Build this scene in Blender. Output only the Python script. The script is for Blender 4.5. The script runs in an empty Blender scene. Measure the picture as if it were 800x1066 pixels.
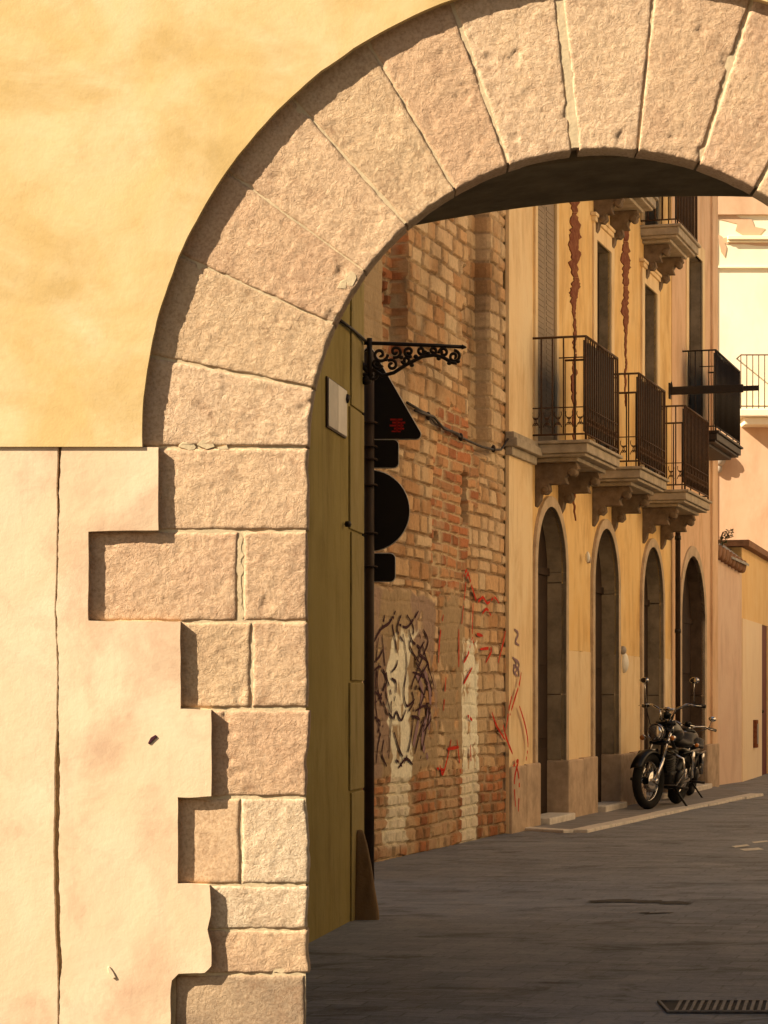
import bpy, bmesh, math, random
import numpy as np
from mathutils import Vector, Matrix
from mathutils.geometry import tessellate_polygon
R = math.radians
random.seed(11); rng = np.random.default_rng(5)
C = bpy.context.scene.collection
SC = bpy.context.scene

# ------------------------------------------------------------ camera
F, CX, CY, HC = 2500.0, 400.0, 728.0, 1.25      # focal length / principal point in pixels of an 800x1066 picture, eye height
cam_d = bpy.data.cameras.new('camera'); cam = bpy.data.objects.new('camera', cam_d); C.objects.link(cam)
cam.location = (0, 0, HC); cam.rotation_euler = (R(90), 0, 0)
cam_d.sensor_fit = 'HORIZONTAL'; cam_d.sensor_width = 36; cam_d.lens = 36 * F / 800
cam_d.shift_x = 0.0; cam_d.shift_y = (CY - 533) / 800
cam_d.clip_end = 500; SC.camera = cam

# ------------------------------------------------------------ world, sun, exposure
SUN = Vector((2.1, 1.0, -1.7)).normalized()
w = bpy.data.worlds.new("World"); SC.world = w; w.use_nodes = True
nt = w.node_tree; bg = nt.nodes['Background']
sky = nt.nodes.new('ShaderNodeTexSky'); sky.sky_type = 'NISHITA'; sky.sun_disc = False
sky.sun_elevation = math.asin(-SUN.z); sky.sun_rotation = math.atan2(-SUN.x, -SUN.y) % (2 * math.pi)
sky.air_density = 1.0; sky.dust_density = 1.2; sky.ozone_density = 0.6
tint = nt.nodes.new('ShaderNodeMix'); tint.data_type = 'RGBA'; tint.blend_type = 'MULTIPLY'
tint.inputs[0].default_value = 1.0; tint.inputs[7].default_value = (1.0, 0.86, 0.70, 1)
nt.links.new(sky.outputs[0], tint.inputs[6]); nt.links.new(tint.outputs[2], bg.inputs[0])
bg.inputs[1].default_value = 0.057
sl = bpy.data.lights.new('sun', 'SUN'); sl.energy = 5.0; sl.angle = R(0.55); sl.color = (1.0, 0.865, 0.67)
so = bpy.data.objects.new('sun', sl); C.objects.link(so); so.location = (-20, -10, 25)
so.rotation_euler = SUN.to_track_quat('-Z', 'Y').to_euler()
SC.view_settings.view_transform = 'Standard'; SC.view_settings.look = 'None'
SC.view_settings.gamma = 1.0; SC.view_settings.exposure = 1.27

# ------------------------------------------------------------ node materials
def new_mat(name):
    m = bpy.data.materials.new(name); m.use_nodes = True
    n = m.node_tree; b = n.nodes['Principled BSDF']; return m, n, b
def col4(c): return (c[0], c[1], c[2], 1)
def noise(n, vec, scale, detail=6, rough=0.6, dist=0.0):
    t = n.nodes.new('ShaderNodeTexNoise'); t.inputs['Scale'].default_value = scale
    t.inputs['Detail'].default_value = detail; t.inputs['Roughness'].default_value = rough
    t.inputs['Distortion'].default_value = dist; n.links.new(vec, t.inputs['Vector']); return t
def ramp(n, fac, a, b, ca=(0, 0, 0), cb=(1, 1, 1)):
    r = n.nodes.new('ShaderNodeValToRGB'); r.color_ramp.elements[0].position = a; r.color_ramp.elements[1].position = b
    r.color_ramp.elements[0].color = col4(ca); r.color_ramp.elements[1].color = col4(cb)
    n.links.new(fac, r.inputs[0]); return r.outputs[0]
def mixc(n, fac, a, b, mode='MIX'):
    m = n.nodes.new('ShaderNodeMix'); m.data_type = 'RGBA'; m.blend_type = mode
    for s, v in ((0, fac), (6, a), (7, b)):
        if hasattr(v, 'is_linked'): n.links.new(v, m.inputs[s])
        elif s == 0: m.inputs[0].default_value = v
        else: m.inputs[s].default_value = col4(v)
    return m.outputs[2]
def coords(n, stretch=(1, 1, 1), rand=False, rotz=0):
    tc = n.nodes.new('ShaderNodeTexCoord'); mp = n.nodes.new('ShaderNodeMapping')
    mp.inputs['Scale'].default_value = stretch; mp.inputs['Rotation'].default_value = (0, 0, rotz)
    n.links.new(tc.outputs['Object'], mp.inputs[0])
    if rand:
        oi = n.nodes.new('ShaderNodeObjectInfo'); mu = n.nodes.new('ShaderNodeMath'); mu.operation = 'MULTIPLY'
        mu.inputs[1].default_value = 37.0; n.links.new(oi.outputs['Random'], mu.inputs[0])
        cb = n.nodes.new('ShaderNodeCombineXYZ'); n.links.new(mu.outputs[0], cb.inputs[1])
        n.links.new(cb.outputs[0], mp.inputs['Location']); return mp.outputs[0], oi.outputs['Random']
    return mp.outputs[0]
def bump(n, b, h, strength, dist, prev=None):
    bp = n.nodes.new('ShaderNodeBump'); bp.inputs['Strength'].default_value = strength; bp.inputs['Distance'].default_value = dist
    n.links.new(h, bp.inputs['Height'])
    if prev: n.links.new(prev, bp.inputs['Normal'])
    n.links.new(bp.outputs[0], b.inputs['Normal']); return bp.outputs[0]
def plaster(name, base, light, dark, s1=1.2, s2=5, bs=0.35, streak=None, fine=60, rough=0.9, bd=0.006, vs=(1, 1, .35)):
    """painted render: broad patches, smaller blotches, optional downward streaks, trowel bump"""
    m, n, b = new_mat(name); v = coords(n); v2 = coords(n, vs)
    c = mixc(n, ramp(n, noise(n, v, s1, 5, .6, .6).outputs[0], .38, .68), base, light)
    c = mixc(n, ramp(n, noise(n, v2, s2, 7, .68, .4).outputs[0], .47, .72), c, dark)
    if streak:
        c = mixc(n, ramp(n, noise(n, coords(n, (9, 9, .5)), 1.3, 4, .7).outputs[0], .58, .8, (0, 0, 0), (.75, .75, .75)), c, streak)
    n.links.new(c, b.inputs['Base Color']); b.inputs['Roughness'].default_value = rough
    b.inputs['Specular IOR Level'].default_value = 0.15
    p = bump(n, b, noise(n, v, 4.5, 3, .5).outputs[0], bs, bd * 5)
    bump(n, b, noise(n, v, fine, 6, .7).outputs[0], bs, bd, p)
    return m
def flat(name, c, rough=0.6, metal=0.0, var=0.35, scale=14, bs=0.15, spec=0.4, dirt=None):
    m, n, b = new_mat(name); v = coords(n)
    d = dirt or tuple(x * (1 - var) for x in c)
    n.links.new(mixc(n, ramp(n, noise(n, v, scale, 7, .7).outputs[0], .38, .72), c, d), b.inputs['Base Color'])
    b.inputs['Roughness'].default_value = rough; b.inputs['Metallic'].default_value = metal; b.inputs['Specular IOR Level'].default_value = spec
    if bs: bump(n, b, noise(n, v, scale * 4, 5, .7).outputs[0], bs, .004)
    return m
def stone(name, cols, bs=0.6, scale=1.0, pits=True):
    m, n, b = new_mat(name); v, rnd = coords(n, rand=True)
    r = n.nodes.new('ShaderNodeValToRGB'); r.color_ramp.interpolation = 'CONSTANT'
    el = r.color_ramp.elements
    while len(el) < len(cols): el.new(0.5)
    for i, cc in enumerate(cols): el[i].position = i / len(cols); el[i].color = col4(cc)
    n.links.new(rnd, r.inputs[0])
    c = r.outputs[0]
    big = noise(n, v, 3.2 * scale, 5, .6, .7).outputs[0]
    c = mixc(n, ramp(n, big, .42, .66, (0, 0, 0), (.5, .5, .5)), c, (.66, .475, .29))
    c = mixc(n, ramp(n, noise(n, v, 8 * scale, 6, .72, .8).outputs[0], .52, .74, (0, 0, 0), (.6, .6, .6)), c, (.29, .165, .095))
    c = mixc(n, ramp(n, noise(n, v, 21 * scale, 6, .7, 1.5).outputs[0], .60, .72, (0, 0, 0), (.45, .45, .45)), c, (.60, .48, .33))
    c = mixc(n, ramp(n, noise(n, v, 95 * scale, 3, .7).outputs[0], .30, .58), mixc(n, 1.0, c, (.70, .64, .58), 'MULTIPLY'), c)
    n.links.new(c, b.inputs['Base Color']); b.inputs['Roughness'].default_value = .92; b.inputs['Specular IOR Level'].default_value = .1
    p = bump(n, b, noise(n, v, 34 * scale, 8, .75, 1.2).outputs[0], bs, .0125)
    p = bump(n, b, noise(n, v, 150 * scale, 3, .6).outputs[0], bs * .5, .004, p)
    if pits:
        vo = n.nodes.new('ShaderNodeTexVoronoi'); vo.inputs['Scale'].default_value = 46 * scale; n.links.new(v, vo.inputs['Vector'])
        pm_ = ramp(n, noise(n, v, 9, 4, .6).outputs[0], .45, .6)
        mu = n.nodes.new('ShaderNodeMath'); mu.operation = 'MULTIPLY'; n.links.new(ramp(n, vo.outputs['Distance'], .12, .34, (1, 1, 1), (0, 0, 0)), mu.inputs[0]); n.links.new(pm_, mu.inputs[1])
        bump(n, b, mu.outputs[0], -.7, .012, p)
    return m
def attrmat(name, rough=.92, bs=.5, fine=55, spec=.12):
    m, n, b = new_mat(name); v = coords(n)
    at = n.nodes.new('ShaderNodeAttribute'); at.attribute_name = 'col'
    c = mixc(n, ramp(n, noise(n, v, 22, 6, .75).outputs[0], .3, .75, (.72, .72, .72), (1.15, 1.15, 1.15)), (0, 0, 0), (1, 1, 1))
    c = mixc(n, 1.0, at.outputs['Color'], c, 'MULTIPLY')
    n.links.new(c, b.inputs['Base Color']); b.inputs['Roughness'].default_value = rough; b.inputs['Specular IOR Level'].default_value = spec
    bump(n, b, noise(n, v, fine, 6, .72).outputs[0], bs, .012)
    return m

M = {}
M['yellow'] = plaster('yellow_render', (.61, .43, .185), (.70, .545, .31), (.51, .35, .14), 1.9, 2.4, .28, fine=70, bd=.003, vs=(.8, 1, 1.3))
M['pink'] = plaster('pale_pink_render', (.67, .50, .32), (.71, .56, .38), (.50, .31, .20), 2.0, 2.2, .34, streak=(.55, .38, .26), fine=60, bd=.003, vs=(1, 1, .8))
M['stone'] = stone('sandstone', [(.58, .385, .245), (.62, .44, .285), (.56, .37, .23), (.60, .405, .265), (.57, .40, .245), (.56, .38, .24), (.61, .42, .265)])
M['stone_pale'] = stone('pale_sandstone', [(.64, .50, .33), (.66, .52, .36)], .7)
M['stone_grey'] = stone('grey_sandstone', [(.33, .235, .155), (.34, .24, .16)], .45)
M['mortar'] = flat('lime_mortar', (.60, .47, .29), .95, 0, .3, 20, .5, .1)
M['core'] = flat('wall_masonry', (.30, .20, .12), .95, 0, .4, 5, .6, .1)
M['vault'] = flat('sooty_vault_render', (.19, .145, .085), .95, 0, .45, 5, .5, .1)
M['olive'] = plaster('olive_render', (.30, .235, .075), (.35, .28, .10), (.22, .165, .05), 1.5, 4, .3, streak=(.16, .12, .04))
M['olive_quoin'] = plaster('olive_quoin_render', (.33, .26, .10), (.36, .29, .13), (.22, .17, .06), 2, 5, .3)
M['brick'] = attrmat('old_brick')
M['ochre'] = plaster('ochre_render', (.76, .50, .20), (.80, .58, .28), (.56, .33, .12), 1.3, 3.2, .3, streak=(.36, .20, .08))
M['paleochre'] = plaster('pale_ochre_render', (.78, .58, .33), (.80, .64, .40), (.60, .41, .21), 1.3, 3.2, .25, streak=(.44, .28, .14))
M['plinth'] = flat('stone_plinth', (.54, .40, .28), .9, 0, .45, 4, .5, .1)
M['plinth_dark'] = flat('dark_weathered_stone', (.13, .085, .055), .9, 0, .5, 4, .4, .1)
M['surround'] = flat('stone_surround', (.56, .43, .30), .9, 0, .4, 5, .4, .1)
M['reveal'] = flat('weathered_reveal_stone', (.36, .28, .19), .9, 0, .6, 3, .5, .1)
M['peach'] = plaster('peach_render', (.70, .46, .28), (.74, .52, .34), (.55, .34, .19), 1.2, 3, .3, streak=(.34, .20, .12))
M['cream'] = plaster('cream_render', (.80, .70, .48), (.82, .74, .54), (.76, .64, .42), .8, 2, .1)
M['rose'] = plaster('rose_render_and_shade', (.52, .335, .20), (.56, .38, .24), (.46, .28, .16), .8, 2, .15)
M['lowwall'] = plaster('dusty_pink_render', (.70, .50, .37), (.74, .56, .42), (.58, .40, .29), 1.5, 3, .3)
M['orange'] = plaster('orange_render', (.80, .54, .24), (.82, .60, .30), (.72, .45, .19), 1, 3, .2)
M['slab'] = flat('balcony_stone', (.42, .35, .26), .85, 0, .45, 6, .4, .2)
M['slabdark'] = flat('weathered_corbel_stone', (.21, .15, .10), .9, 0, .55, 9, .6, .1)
M['iron'] = flat('dark_brown_iron', (.030, .021, .016), .55, .3, .4, 30, .1, .4)
M['ironold'] = flat('faded_iron_rail', (.10, .052, .026), .7, .2, .5, 30, .1, .3)
M['door'] = flat('old_brown_door', (.040, .023, .014), .8, 0, .45, 7, .3, .15)
M['shutter'] = flat('grey_brown_shutter', (.30, .23, .16), .75, 0, .3, 6, .3, .2)
M['glass'] = flat('dark_window_glass', (.02, .018, .015), .08, 0, .2, 3, 0, .8)
M['reddoor'] = flat('dark_red_door', (.13, .018, .010), .6, 0, .3, 6, .2, .4)
M['stain'] = flat('rust_stained_scar', (.15, .040, .022), .9, 0, .6, 16, .8, .1, dirt=(.30, .13, .06))
M['signback'] = flat('dark_sign_back', (.018, .014, .012), .6, .1, .25, 8, 0, .25)
M['signrim'] = flat('grey_sign_rim', (.62, .58, .52), .5, .1, .2, 20, 0, .4)
M['pole'] = flat('brown_pole_paint', (.055, .032, .018), .6, .1, .3, 12, .1, .3)
M['sticker'] = flat('red_sticker', (.60, .03, .02), .6, 0, .2, 20, 0, .3)
M['sunnycream'] = plaster('pale_cream_render', (.84, .66, .44), (.85, .69, .48), (.78, .59, .38), 1, 3, .2)
M['tile'] = flat('glazed_white_tile', (.60, .56, .50), .45, 0, .25, 6, .05, .4)
M['tileshade'] = flat('grey_glazed_tile', (.34, .31, .28), .45, 0, .3, 9, .05, .4)
M['guard'] = plaster('worn_guard_stone', (.26, .17, .09), (.30, .21, .12), (.17, .11, .06), 4, 9, .6)
M['reflected_light'] = flat('reflected_light', (.74, .64, .46), .9, 0, .30, 9, .3, .1)  # stands for light reflected onto the brick wall, left unused
M['grafdark'] = flat('dark_purple_spray', (.055, .018, .024), .8, 0, .4, 20, 0, .1)
M['grafred'] = flat('red_spray', (.60, .035, .015), .8, 0, .45, 20, 0, .1)
M['grafpale'] = flat('violet_spray', (.30, .19, .20), .8, 0, .3, 20, 0, .1)
M['kerb'] = flat('pale_kerb_granite', (.70, .64, .56), .85, 0, .35, 9, .3, .2)
M['paint'] = flat('worn_white_paint', (.70, .66, .58), .8, 0, .5, 25, .1, .2)
M['grate'] = flat('cast_iron_grate', (.05, .045, .04), .6, .5, .4, 25, .3, .4)
M['gratebar'] = flat('worn_grate_bars', (.20, .18, .16), .55, .4, .5, 25, .3, .4)
M['tyre'] = flat('black_rubber', (.012, .011, .010), .85, 0, .3, 20, .2, .2)
M['black'] = flat('black_lacquer', (.006, .006, .006), .32, 0, .2, 20, 0, .35)
M['engine'] = flat('dark_engine_metal', (.016, .014, .012), .5, .4, .5, 25, .3, .5)
M['chrome'] = flat('chrome', (.60, .58, .55), .16, 1, .15, 8, 0, .5)
M['mirror'] = flat('mirror_glass', (.85, .85, .83), .05, 1, .05, 8, 0, .5)
M['lens'] = flat('headlight_lens', (.85, .85, .82), .08, .9, .1, 8, 0, .8)
M['leather'] = flat('black_leather', (.016, .013, .011), .55, 0, .3, 25, .3, .3)
M['amber'] = flat('amber_lens', (.5, .16, .02), .25, 0, .1, 10, 0, .5)
M['leaf'] = flat('dusty_leaf', (.07, .085, .03), .7, 0, .4, 20, 0, .3)
M['tilecap'] = flat('old_clay_roof_tile', (.30, .16, .09), .85, 0, .5, 9, .4, .2)
M['rubble'] = flat('grey_roof_sheet', (.42, .40, .36), .8, 0, .4, 9, .3, .2)
M['enamel'] = flat('white_enamel', (.78, .75, .66), .35, 0, .12, 10, 0, .5)

def road_mat():
    m, n, b = new_mat('worn_street_pavers'); v = coords(n, rotz=R(16.7)); vo = coords(n)
    wv = noise(n, vo, 2.5, 3, .5).outputs['Color']
    va = n.nodes.new('ShaderNodeVectorMath'); va.operation = 'MULTIPLY_ADD'; va.inputs[1].default_value = (.05, .05, 0)
    n.links.new(wv, va.inputs[0]); n.links.new(v, va.inputs[2])
    br = n.nodes.new('ShaderNodeTexBrick'); n.links.new(va.outputs[0], br.inputs['Vector'])
    br.inputs['Scale'].default_value = 1; br.inputs['Brick Width'].default_value = .24; br.inputs['Row Height'].default_value = .14
    br.inputs['Mortar Size'].default_value = .008; br.inputs['Mortar Smooth'].default_value = .7; br.inputs['Bias'].default_value = -.1
    br.inputs['Color1'].default_value = (.150, .160, .182, 1); br.inputs['Color2'].default_value = (.235, .25, .28, 1); br.inputs['Mortar'].default_value = (.095, .10, .112, 1)
    c = mixc(n, ramp(n, noise(n, coords(n, (1, .8, 1)), .7, 6, .65, .6).outputs[0], .35, .7, (0, 0, 0), (.75, .75, .75)), br.outputs[0], (.28, .296, .33))
    c = mixc(n, ramp(n, noise(n, coords(n, (1.0, 2.0, 1), rotz=R(4)), 1.3, 7, .74, .8).outputs[0], .53, .64, (0, 0, 0), (.9, .9, .9)), c, (.075, .077, .084))
    c = mixc(n, ramp(n, noise(n, vo, 30, 5, .8).outputs[0], .35, .7, (.7, .7, .7), (1.1, 1.1, 1.1)), (0, 0, 0), (1, 1, 1)) and mixc(n, 1.0, c, ramp(n, noise(n, vo, 30, 5, .8).outputs[0], .3, .7, (.68, .68, .68), (1.1, 1.1, 1.1)), 'MULTIPLY')
    n.links.new(c, b.inputs['Base Color'])
    n.links.new(ramp(n, noise(n, vo, 3, 4, .6).outputs[0], .3, .75, (.50, .50, .50), (.85, .85, .85)), b.inputs['Roughness'])
    b.inputs['Specular IOR Level'].default_value = .3
    p = bump(n, b, br.outputs['Fac'], -.5, .012)
    p = bump(n, b, noise(n, coords(n, (1, 3.5, 1), rotz=R(4)), 5, 5, .7).outputs[0], .5, .02, p)
    bump(n, b, noise(n, vo, 45, 6, .8).outputs[0], .5, .012, p)
    return m
M['road'] = road_mat()
M['asphalt'] = flat('dark_asphalt', (.075, .068, .06), .9, 0, .4, 6, .3, .2)
M['walk'] = flat('pavement_slabs', (.27, .255, .25), .85, 0, .4, 4, .4, .2)

# ------------------------------------------------------------ frames: (t along the wall, q out of the wall, z up)
class Frame:
    def __init__(s, o, d):
        s.o = Vector((o[0], o[1], 0)); s.d = Vector((d[0], d[1], 0)).normalized(); s.n = Vector((s.d.y, -s.d.x, 0))
    def p(s, t, q, z): return s.o + s.d * t + s.n * q + Vector((0, 0, z))
    def t(s, px, q=0):
        r = (px - CX) / F; o = s.o + s.n * q
        return (r * o.y - o.x) / (s.d.x - r * s.d.y)
    def tz(s, px, py, q=0):                     # where the sight line meets this wall: used to measure the building off the photo
        t = s.t(px, q); y = (s.o + s.d * t + s.n * q).y
        return t, HC - (py - CY) / F * y
YW = 8.25
FR = Frame((0, YW), (1, 0))                   # the arch wall: q=0 is the stone face
ST = Frame((-.116, 18.17), (.287, .958))        # the left side of the street
GR = Frame((-.128, 13.9), (.158, .987))         # the olive side wall behind the arch
WORLD = Frame((0, 0), (1, 0))

# ------------------------------------------------------------ mesh builder
class MB:
    def __init__(s): s.v = []; s.f = []; s.sm = []
    def add(s, vs, fs, smooth=False):
        k = len(s.v); s.v += [Vector(x) for x in vs]; s.f += [tuple(i + k for i in f) for f in fs]; s.sm += [smooth] * len(fs); return s
    def box(s, fr, t0, t1, q0, q1, z0, z1):
        return s.add([fr.p(t, q, z) for z in (z0, z1) for q in (q0, q1) for t in (t0, t1)],
                     [(0, 1, 3, 2), (4, 6, 7, 5), (0, 4, 5, 1), (2, 3, 7, 6), (0, 2, 6, 4), (1, 5, 7, 3)])
    def panel(s, fr, outer, holes, q, depth, back=False, rev=True):
        """flat wall with openings: front face at q, edges run inward by depth"""
        loops = [outer] + list(holes)
        pts = [p for l in loops for p in l]
        tris = tessellate_polygon([[Vector((a, b, 0)) for a, b in l] for l in loops])
        s.add([fr.p(a, q, b) for a, b in pts], [tuple(t) for t in tris])
        if back: s.add([fr.p(a, q - depth, b) for a, b in pts], [tuple(t) for t in tris])
        for l in (loops if rev else loops[:1]):
            n = len(l)
            s.add([fr.p(a, q, b) for a, b in l] + [fr.p(a, q - depth, b) for a, b in l],
                  [(i, (i + 1) % n, n + (i + 1) % n, n + i) for i in range(n)])
        return s
    def tube(s, pts, r, seg=8, closed=False, caps=True):
        pts = [Vector(p) for p in pts]; n = len(pts); rr = r if hasattr(r, '__len__') else [r] * n
        vs = []; up = None
        for i, p in enumerate(pts):
            a = pts[(i - 1) % n] if (i > 0 or closed) else p; b = pts[(i + 1) % n] if (i < n - 1 or closed) else p
            d = (b - a).normalized()
            if up is None: up = Vector((0, 0, 1)) if abs(d.z) < .9 else Vector((1, 0, 0))
            x = d.cross(up)
            if x.length < 1e-4: x = d.cross(Vector((1, .1, 0)))
            x.normalize(); y = x.cross(d).normalized(); up = y
            vs += [p + (x * math.cos(2 * math.pi * k / seg) + y * math.sin(2 * math.pi * k / seg)) * rr[i] for k in range(seg)]
        fs = []
        for i in range(n if closed else n - 1):
            j = (i + 1) % n
            fs += [(i * seg + k, i * seg + (k + 1) % seg, j * seg + (k + 1) % seg, j * seg + k) for k in range(seg)]
        if caps and not closed: fs += [tuple(range(seg)), tuple(range((n - 1) * seg, n * seg))]
        return s.add(vs, fs, True)
    def lathe(s, c, axis, prof, seg=24):
        """prof: (distance along axis, radius)"""
        axis = Vector(axis).normalized(); x = axis.orthogonal().normalized(); y = axis.cross(x); c = Vector(c)
        vs = [c + axis * h + (x * math.cos(2 * math.pi * k / seg) + y * math.sin(2 * math.pi * k / seg)) * r for h, r in prof for k in range(seg)]
        fs = [(i * seg + k, i * seg + (k + 1) % seg, (i + 1) * seg + (k + 1) % seg, (i + 1) * seg + k) for i in range(len(prof) - 1) for k in range(seg)]
        fs += [tuple(range(seg)), tuple(range((len(prof) - 1) * seg, len(prof) * seg))]
        return s.add(vs, fs, True)
    def ell(s, c, rad, rot=None, seg=18, rings=10):
        c = Vector(c); vs = []
        for i in range(rings + 1):
            th = math.pi * i / rings
            for k in range(seg):
                ph = 2 * math.pi * k / seg
                p = Vector((rad[0] * math.sin(th) * math.cos(ph), rad[1] * math.sin(th) * math.sin(ph), rad[2] * math.cos(th)))
                if rot is not None: p = rot @ p
                vs.append(c + p)
        fs = [(i * seg + k, i * seg + (k + 1) % seg, (i + 1) * seg + (k + 1) % seg, (i + 1) * seg + k) for i in range(rings) for k in range(seg)]
        return s.add(vs, fs, True)
    def prism(s, fr, poly, q0, q1):             # poly in (t,z), extruded q0..q1
        return s.panel(fr, poly, [], q1, q1 - q0, back=True)
    def build_split(s, name, mat, parent, bevel=0):
        """each loose piece becomes an object of its own"""
        par = list(range(len(s.v)))
        def find(i):
            while par[i] != i: par[i] = par[par[i]]; i = par[i]
            return i
        for f in s.f:
            for k in f[1:]: par[find(k)] = find(f[0])
        groups = {}
        for f, sm_ in zip(s.f, s.sm): groups.setdefault(find(f[0]), []).append((f, sm_))
        for fs in groups.values():
            ids = sorted({i for f, _ in fs for i in f}); mp = {i: k for k, i in enumerate(ids)}
            m_ = MB(); m_.v = [s.v[i] for i in ids]; m_.f = [tuple(mp[i] for i in f) for f, _ in fs]; m_.sm = [x for _, x in fs]; m_.build(name, mat, parent, bevel=bevel)
    def build(s, name, mat, parent=None, bevel=0, bseg=2, label=None, recalc=True):
        me = bpy.data.meshes.new(name); off = parent_loc(parent)
        me.from_pydata([tuple(v - off) for v in s.v], [], s.f)
        me.polygons.foreach_set('use_smooth', s.sm)
        if recalc:
            bm = bmesh.new(); bm.from_mesh(me); bmesh.ops.remove_doubles(bm, verts=bm.verts, dist=1e-5)
            bmesh.ops.recalc_face_normals(bm, faces=bm.faces); bm.to_mesh(me); bm.free()
        me.materials.append(mat); me.update()
        o = bpy.data.objects.new(name, me); C.objects.link(o)
        if parent: o.parent = parent
        if label: o['label'] = label
        if bevel:
            b = o.modifiers.new('bevel', 'BEVEL'); b.width = bevel; b.segments = bseg; b.limit_method = 'ANGLE'; b.angle_limit = R(40)
        return o
def parent_loc(p):
    v = Vector((0, 0, 0))
    while p is not None: v += p.location; p = p.parent
    return v
def thing(name, label, cat, loc, group=None):
    o = bpy.data.objects.new(name, None); o.empty_display_size = .2; C.objects.link(o); o.location = loc
    return tag(o, label, cat, group)
def tag(o, label, cat, group=None):
    o['label'] = label; o['category'] = cat
    if group: o['group'] = group
    return o
def structure(o): o['kind'] = 'structure'; return o
def grid_mesh(name, P, mat, parent=None, cols=None, smooth=True):
    """P: (nv,nu,3) array -> mesh"""
    nv, nu = P.shape[:2]; off = np.array(parent_loc(parent)); V = (P.reshape(-1, 3) - off)
    i = np.arange(nv * nu).reshape(nv, nu)
    fs = np.stack([i[:-1, :-1], i[:-1, 1:], i[1:, 1:], i[1:, :-1]], -1).reshape(-1, 4)
    me = bpy.data.meshes.new(name); me.from_pydata(V.tolist(), [], fs.tolist())
    me.polygons.foreach_set('use_smooth', [smooth] * len(fs))
    if cols is not None:
        a = me.color_attributes.new('col', 'FLOAT_COLOR', 'POINT')
        c = np.ones((nv * nu, 4)); c[:, :3] = cols.reshape(-1, 3); a.data.foreach_set('color', c.ravel())
    me.materials.append(mat); me.update()
    o = bpy.data.objects.new(name, me); C.objects.link(o)
    if parent: o.parent = parent
    return o

# numpy value noise
def vnoise(x, y, seed=0):
    xi = np.floor(x).astype(np.int64); yi = np.floor(y).astype(np.int64); fx = x - xi; fy = y - yi
    fx = fx * fx * (3 - 2 * fx); fy = fy * fy * (3 - 2 * fy)
    def h(a, b):
        n = (a * 374761393 + b * 668265263 + seed * 1442695041) & 0xffffffff
        n = ((n ^ (n >> 13)) * 1274126177) & 0xffffffff
        return ((n ^ (n >> 16)) & 0xffff) / 65535.0
    return (h(xi, yi) * (1 - fx) + h(xi + 1, yi) * fx) * (1 - fy) + (h(xi, yi + 1) * (1 - fx) + h(xi + 1, yi + 1) * fx) * fy
def fbm(x, y, seed=0, o=4, g=.55):
    a = 1; s = 0; tot = 0
    for k in range(o): s = s + a * vnoise(x * 2 ** k, y * 2 ** k, seed + k * 17); tot += a; a *= g
    return s / tot

# ============================================================ GROUND
def G(px, py, z=0.0):
    y = (HC - z) * F / (py - CY); return Vector(((px - CX) / F * y, y, z))
# one sheet, gently uneven close by
g = MB(); g.add([(-120, -60, 0), (120, -60, 0), (120, 180, 0), (-120, 180, 0)], [(0, 1, 2, 3)])
structure(g.build('street_paving', M['road']))
m = MB(); m.add([(-60, -40, .004), (60, -40, .004), (60, YW - .02, .004), (-60, YW - .02, .004)], [(0, 1, 2, 3)]); structure(m.build('bounce_cut_ground', M['asphalt']))  # unseen dark ground added to cut bounce onto the arch wall
kl = [G(541, 863.5), G(598, 867), G(655, 854.5), G(705, 843.5), G(784, 828.5)]
inner = [ST.p(16.9, -.1, 0), ST.p(4.36, -.1, 0)]
top = kl + inner
def slabpoly(pts, z0, z1, name, mat):
    a = [Vector((p.x, p.y, z1)) for p in pts]; b = [Vector((p.x, p.y, z0)) for p in pts]; n = len(pts)
    m = MB(); m.add(a + b, [tuple(range(n))] + [(i, (i + 1) % n, n + (i + 1) % n, n + i) for i in range(n)])
    return m.build(name, mat)
structure(slabpoly(kl + inner, -.02, .020, 'pavement', M['walk']))
kb = MB(); prev = None
for i in range(len(kl) - 1):                               # long kerb stones with tight joints
    a, b = kl[i], kl[i + 1]; d = (b - a); L = d.length; d.normalize(); nn = Vector((d.y, -d.x, 0)); k = max(1, round(L / 1.1))
    for j in range(k):
        p0 = a + d * (L * j / k + .006); p1 = a + d * (L * (j + 1) / k - .006); hz = .028 + random.uniform(-.004, .004)
        wv = .13 + random.uniform(-.015, .015)
        q = [p0 - nn * .04, p1 - nn * .04, p1 + nn * wv, p0 + nn * wv]
        kb.add([Vector((v.x, v.y, -.02)) for v in q] + [Vector((v.x, v.y, hz)) for v in q], [(4, 5, 6, 7), (0, 1, 5, 4), (1, 2, 6, 5), (2, 3, 7, 6), (3, 0, 4, 7)])
structure(kb.build('kerb', M['kerb'], bevel=.01))
# worn white paint on the roadway
pm = MB()
for pts in [[(762, 881), (778, 879), (781, 880.5), (766, 882.5)], [(770, 884), (790, 882.5), (796, 884.5), (776, 886)], [(783, 876.5), (799, 875), (800, 876.3), (786, 878)]]:
    vs = [G(*p, z=.004) for p in pts]; pm.add(vs, [(0, 1, 2, 3)])
structure(pm.build('road_paint', M['paint']))
pm = MB()
for sd_, pts in ((1, [(618, 938), (650, 936.5), (690, 938), (722, 940), (716, 942.3), (680, 941), (640, 940), (622, 940)]), (3, [(655, 951), (684, 950), (692, 951.5), (668, 952.6)])):
    P4 = [G(*p) for p in pts]; P4.append(P4[0]); vs = []
    for p_, q_ in zip(P4, P4[1:]):
        for k in range(12):
            v_ = p_.lerp(q_, k / 12); o_ = (float(fbm(np.array(v_.x * 16), np.array(v_.y * 16), 3 + sd_, 4, .7)) - .5) * .26; vs.append((v_.x + o_, v_.y + o_ * .7, .004))
    pm.add(vs, [tuple(range(len(vs)))])
structure(pm.build('road_patches', M['asphalt']))

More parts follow.
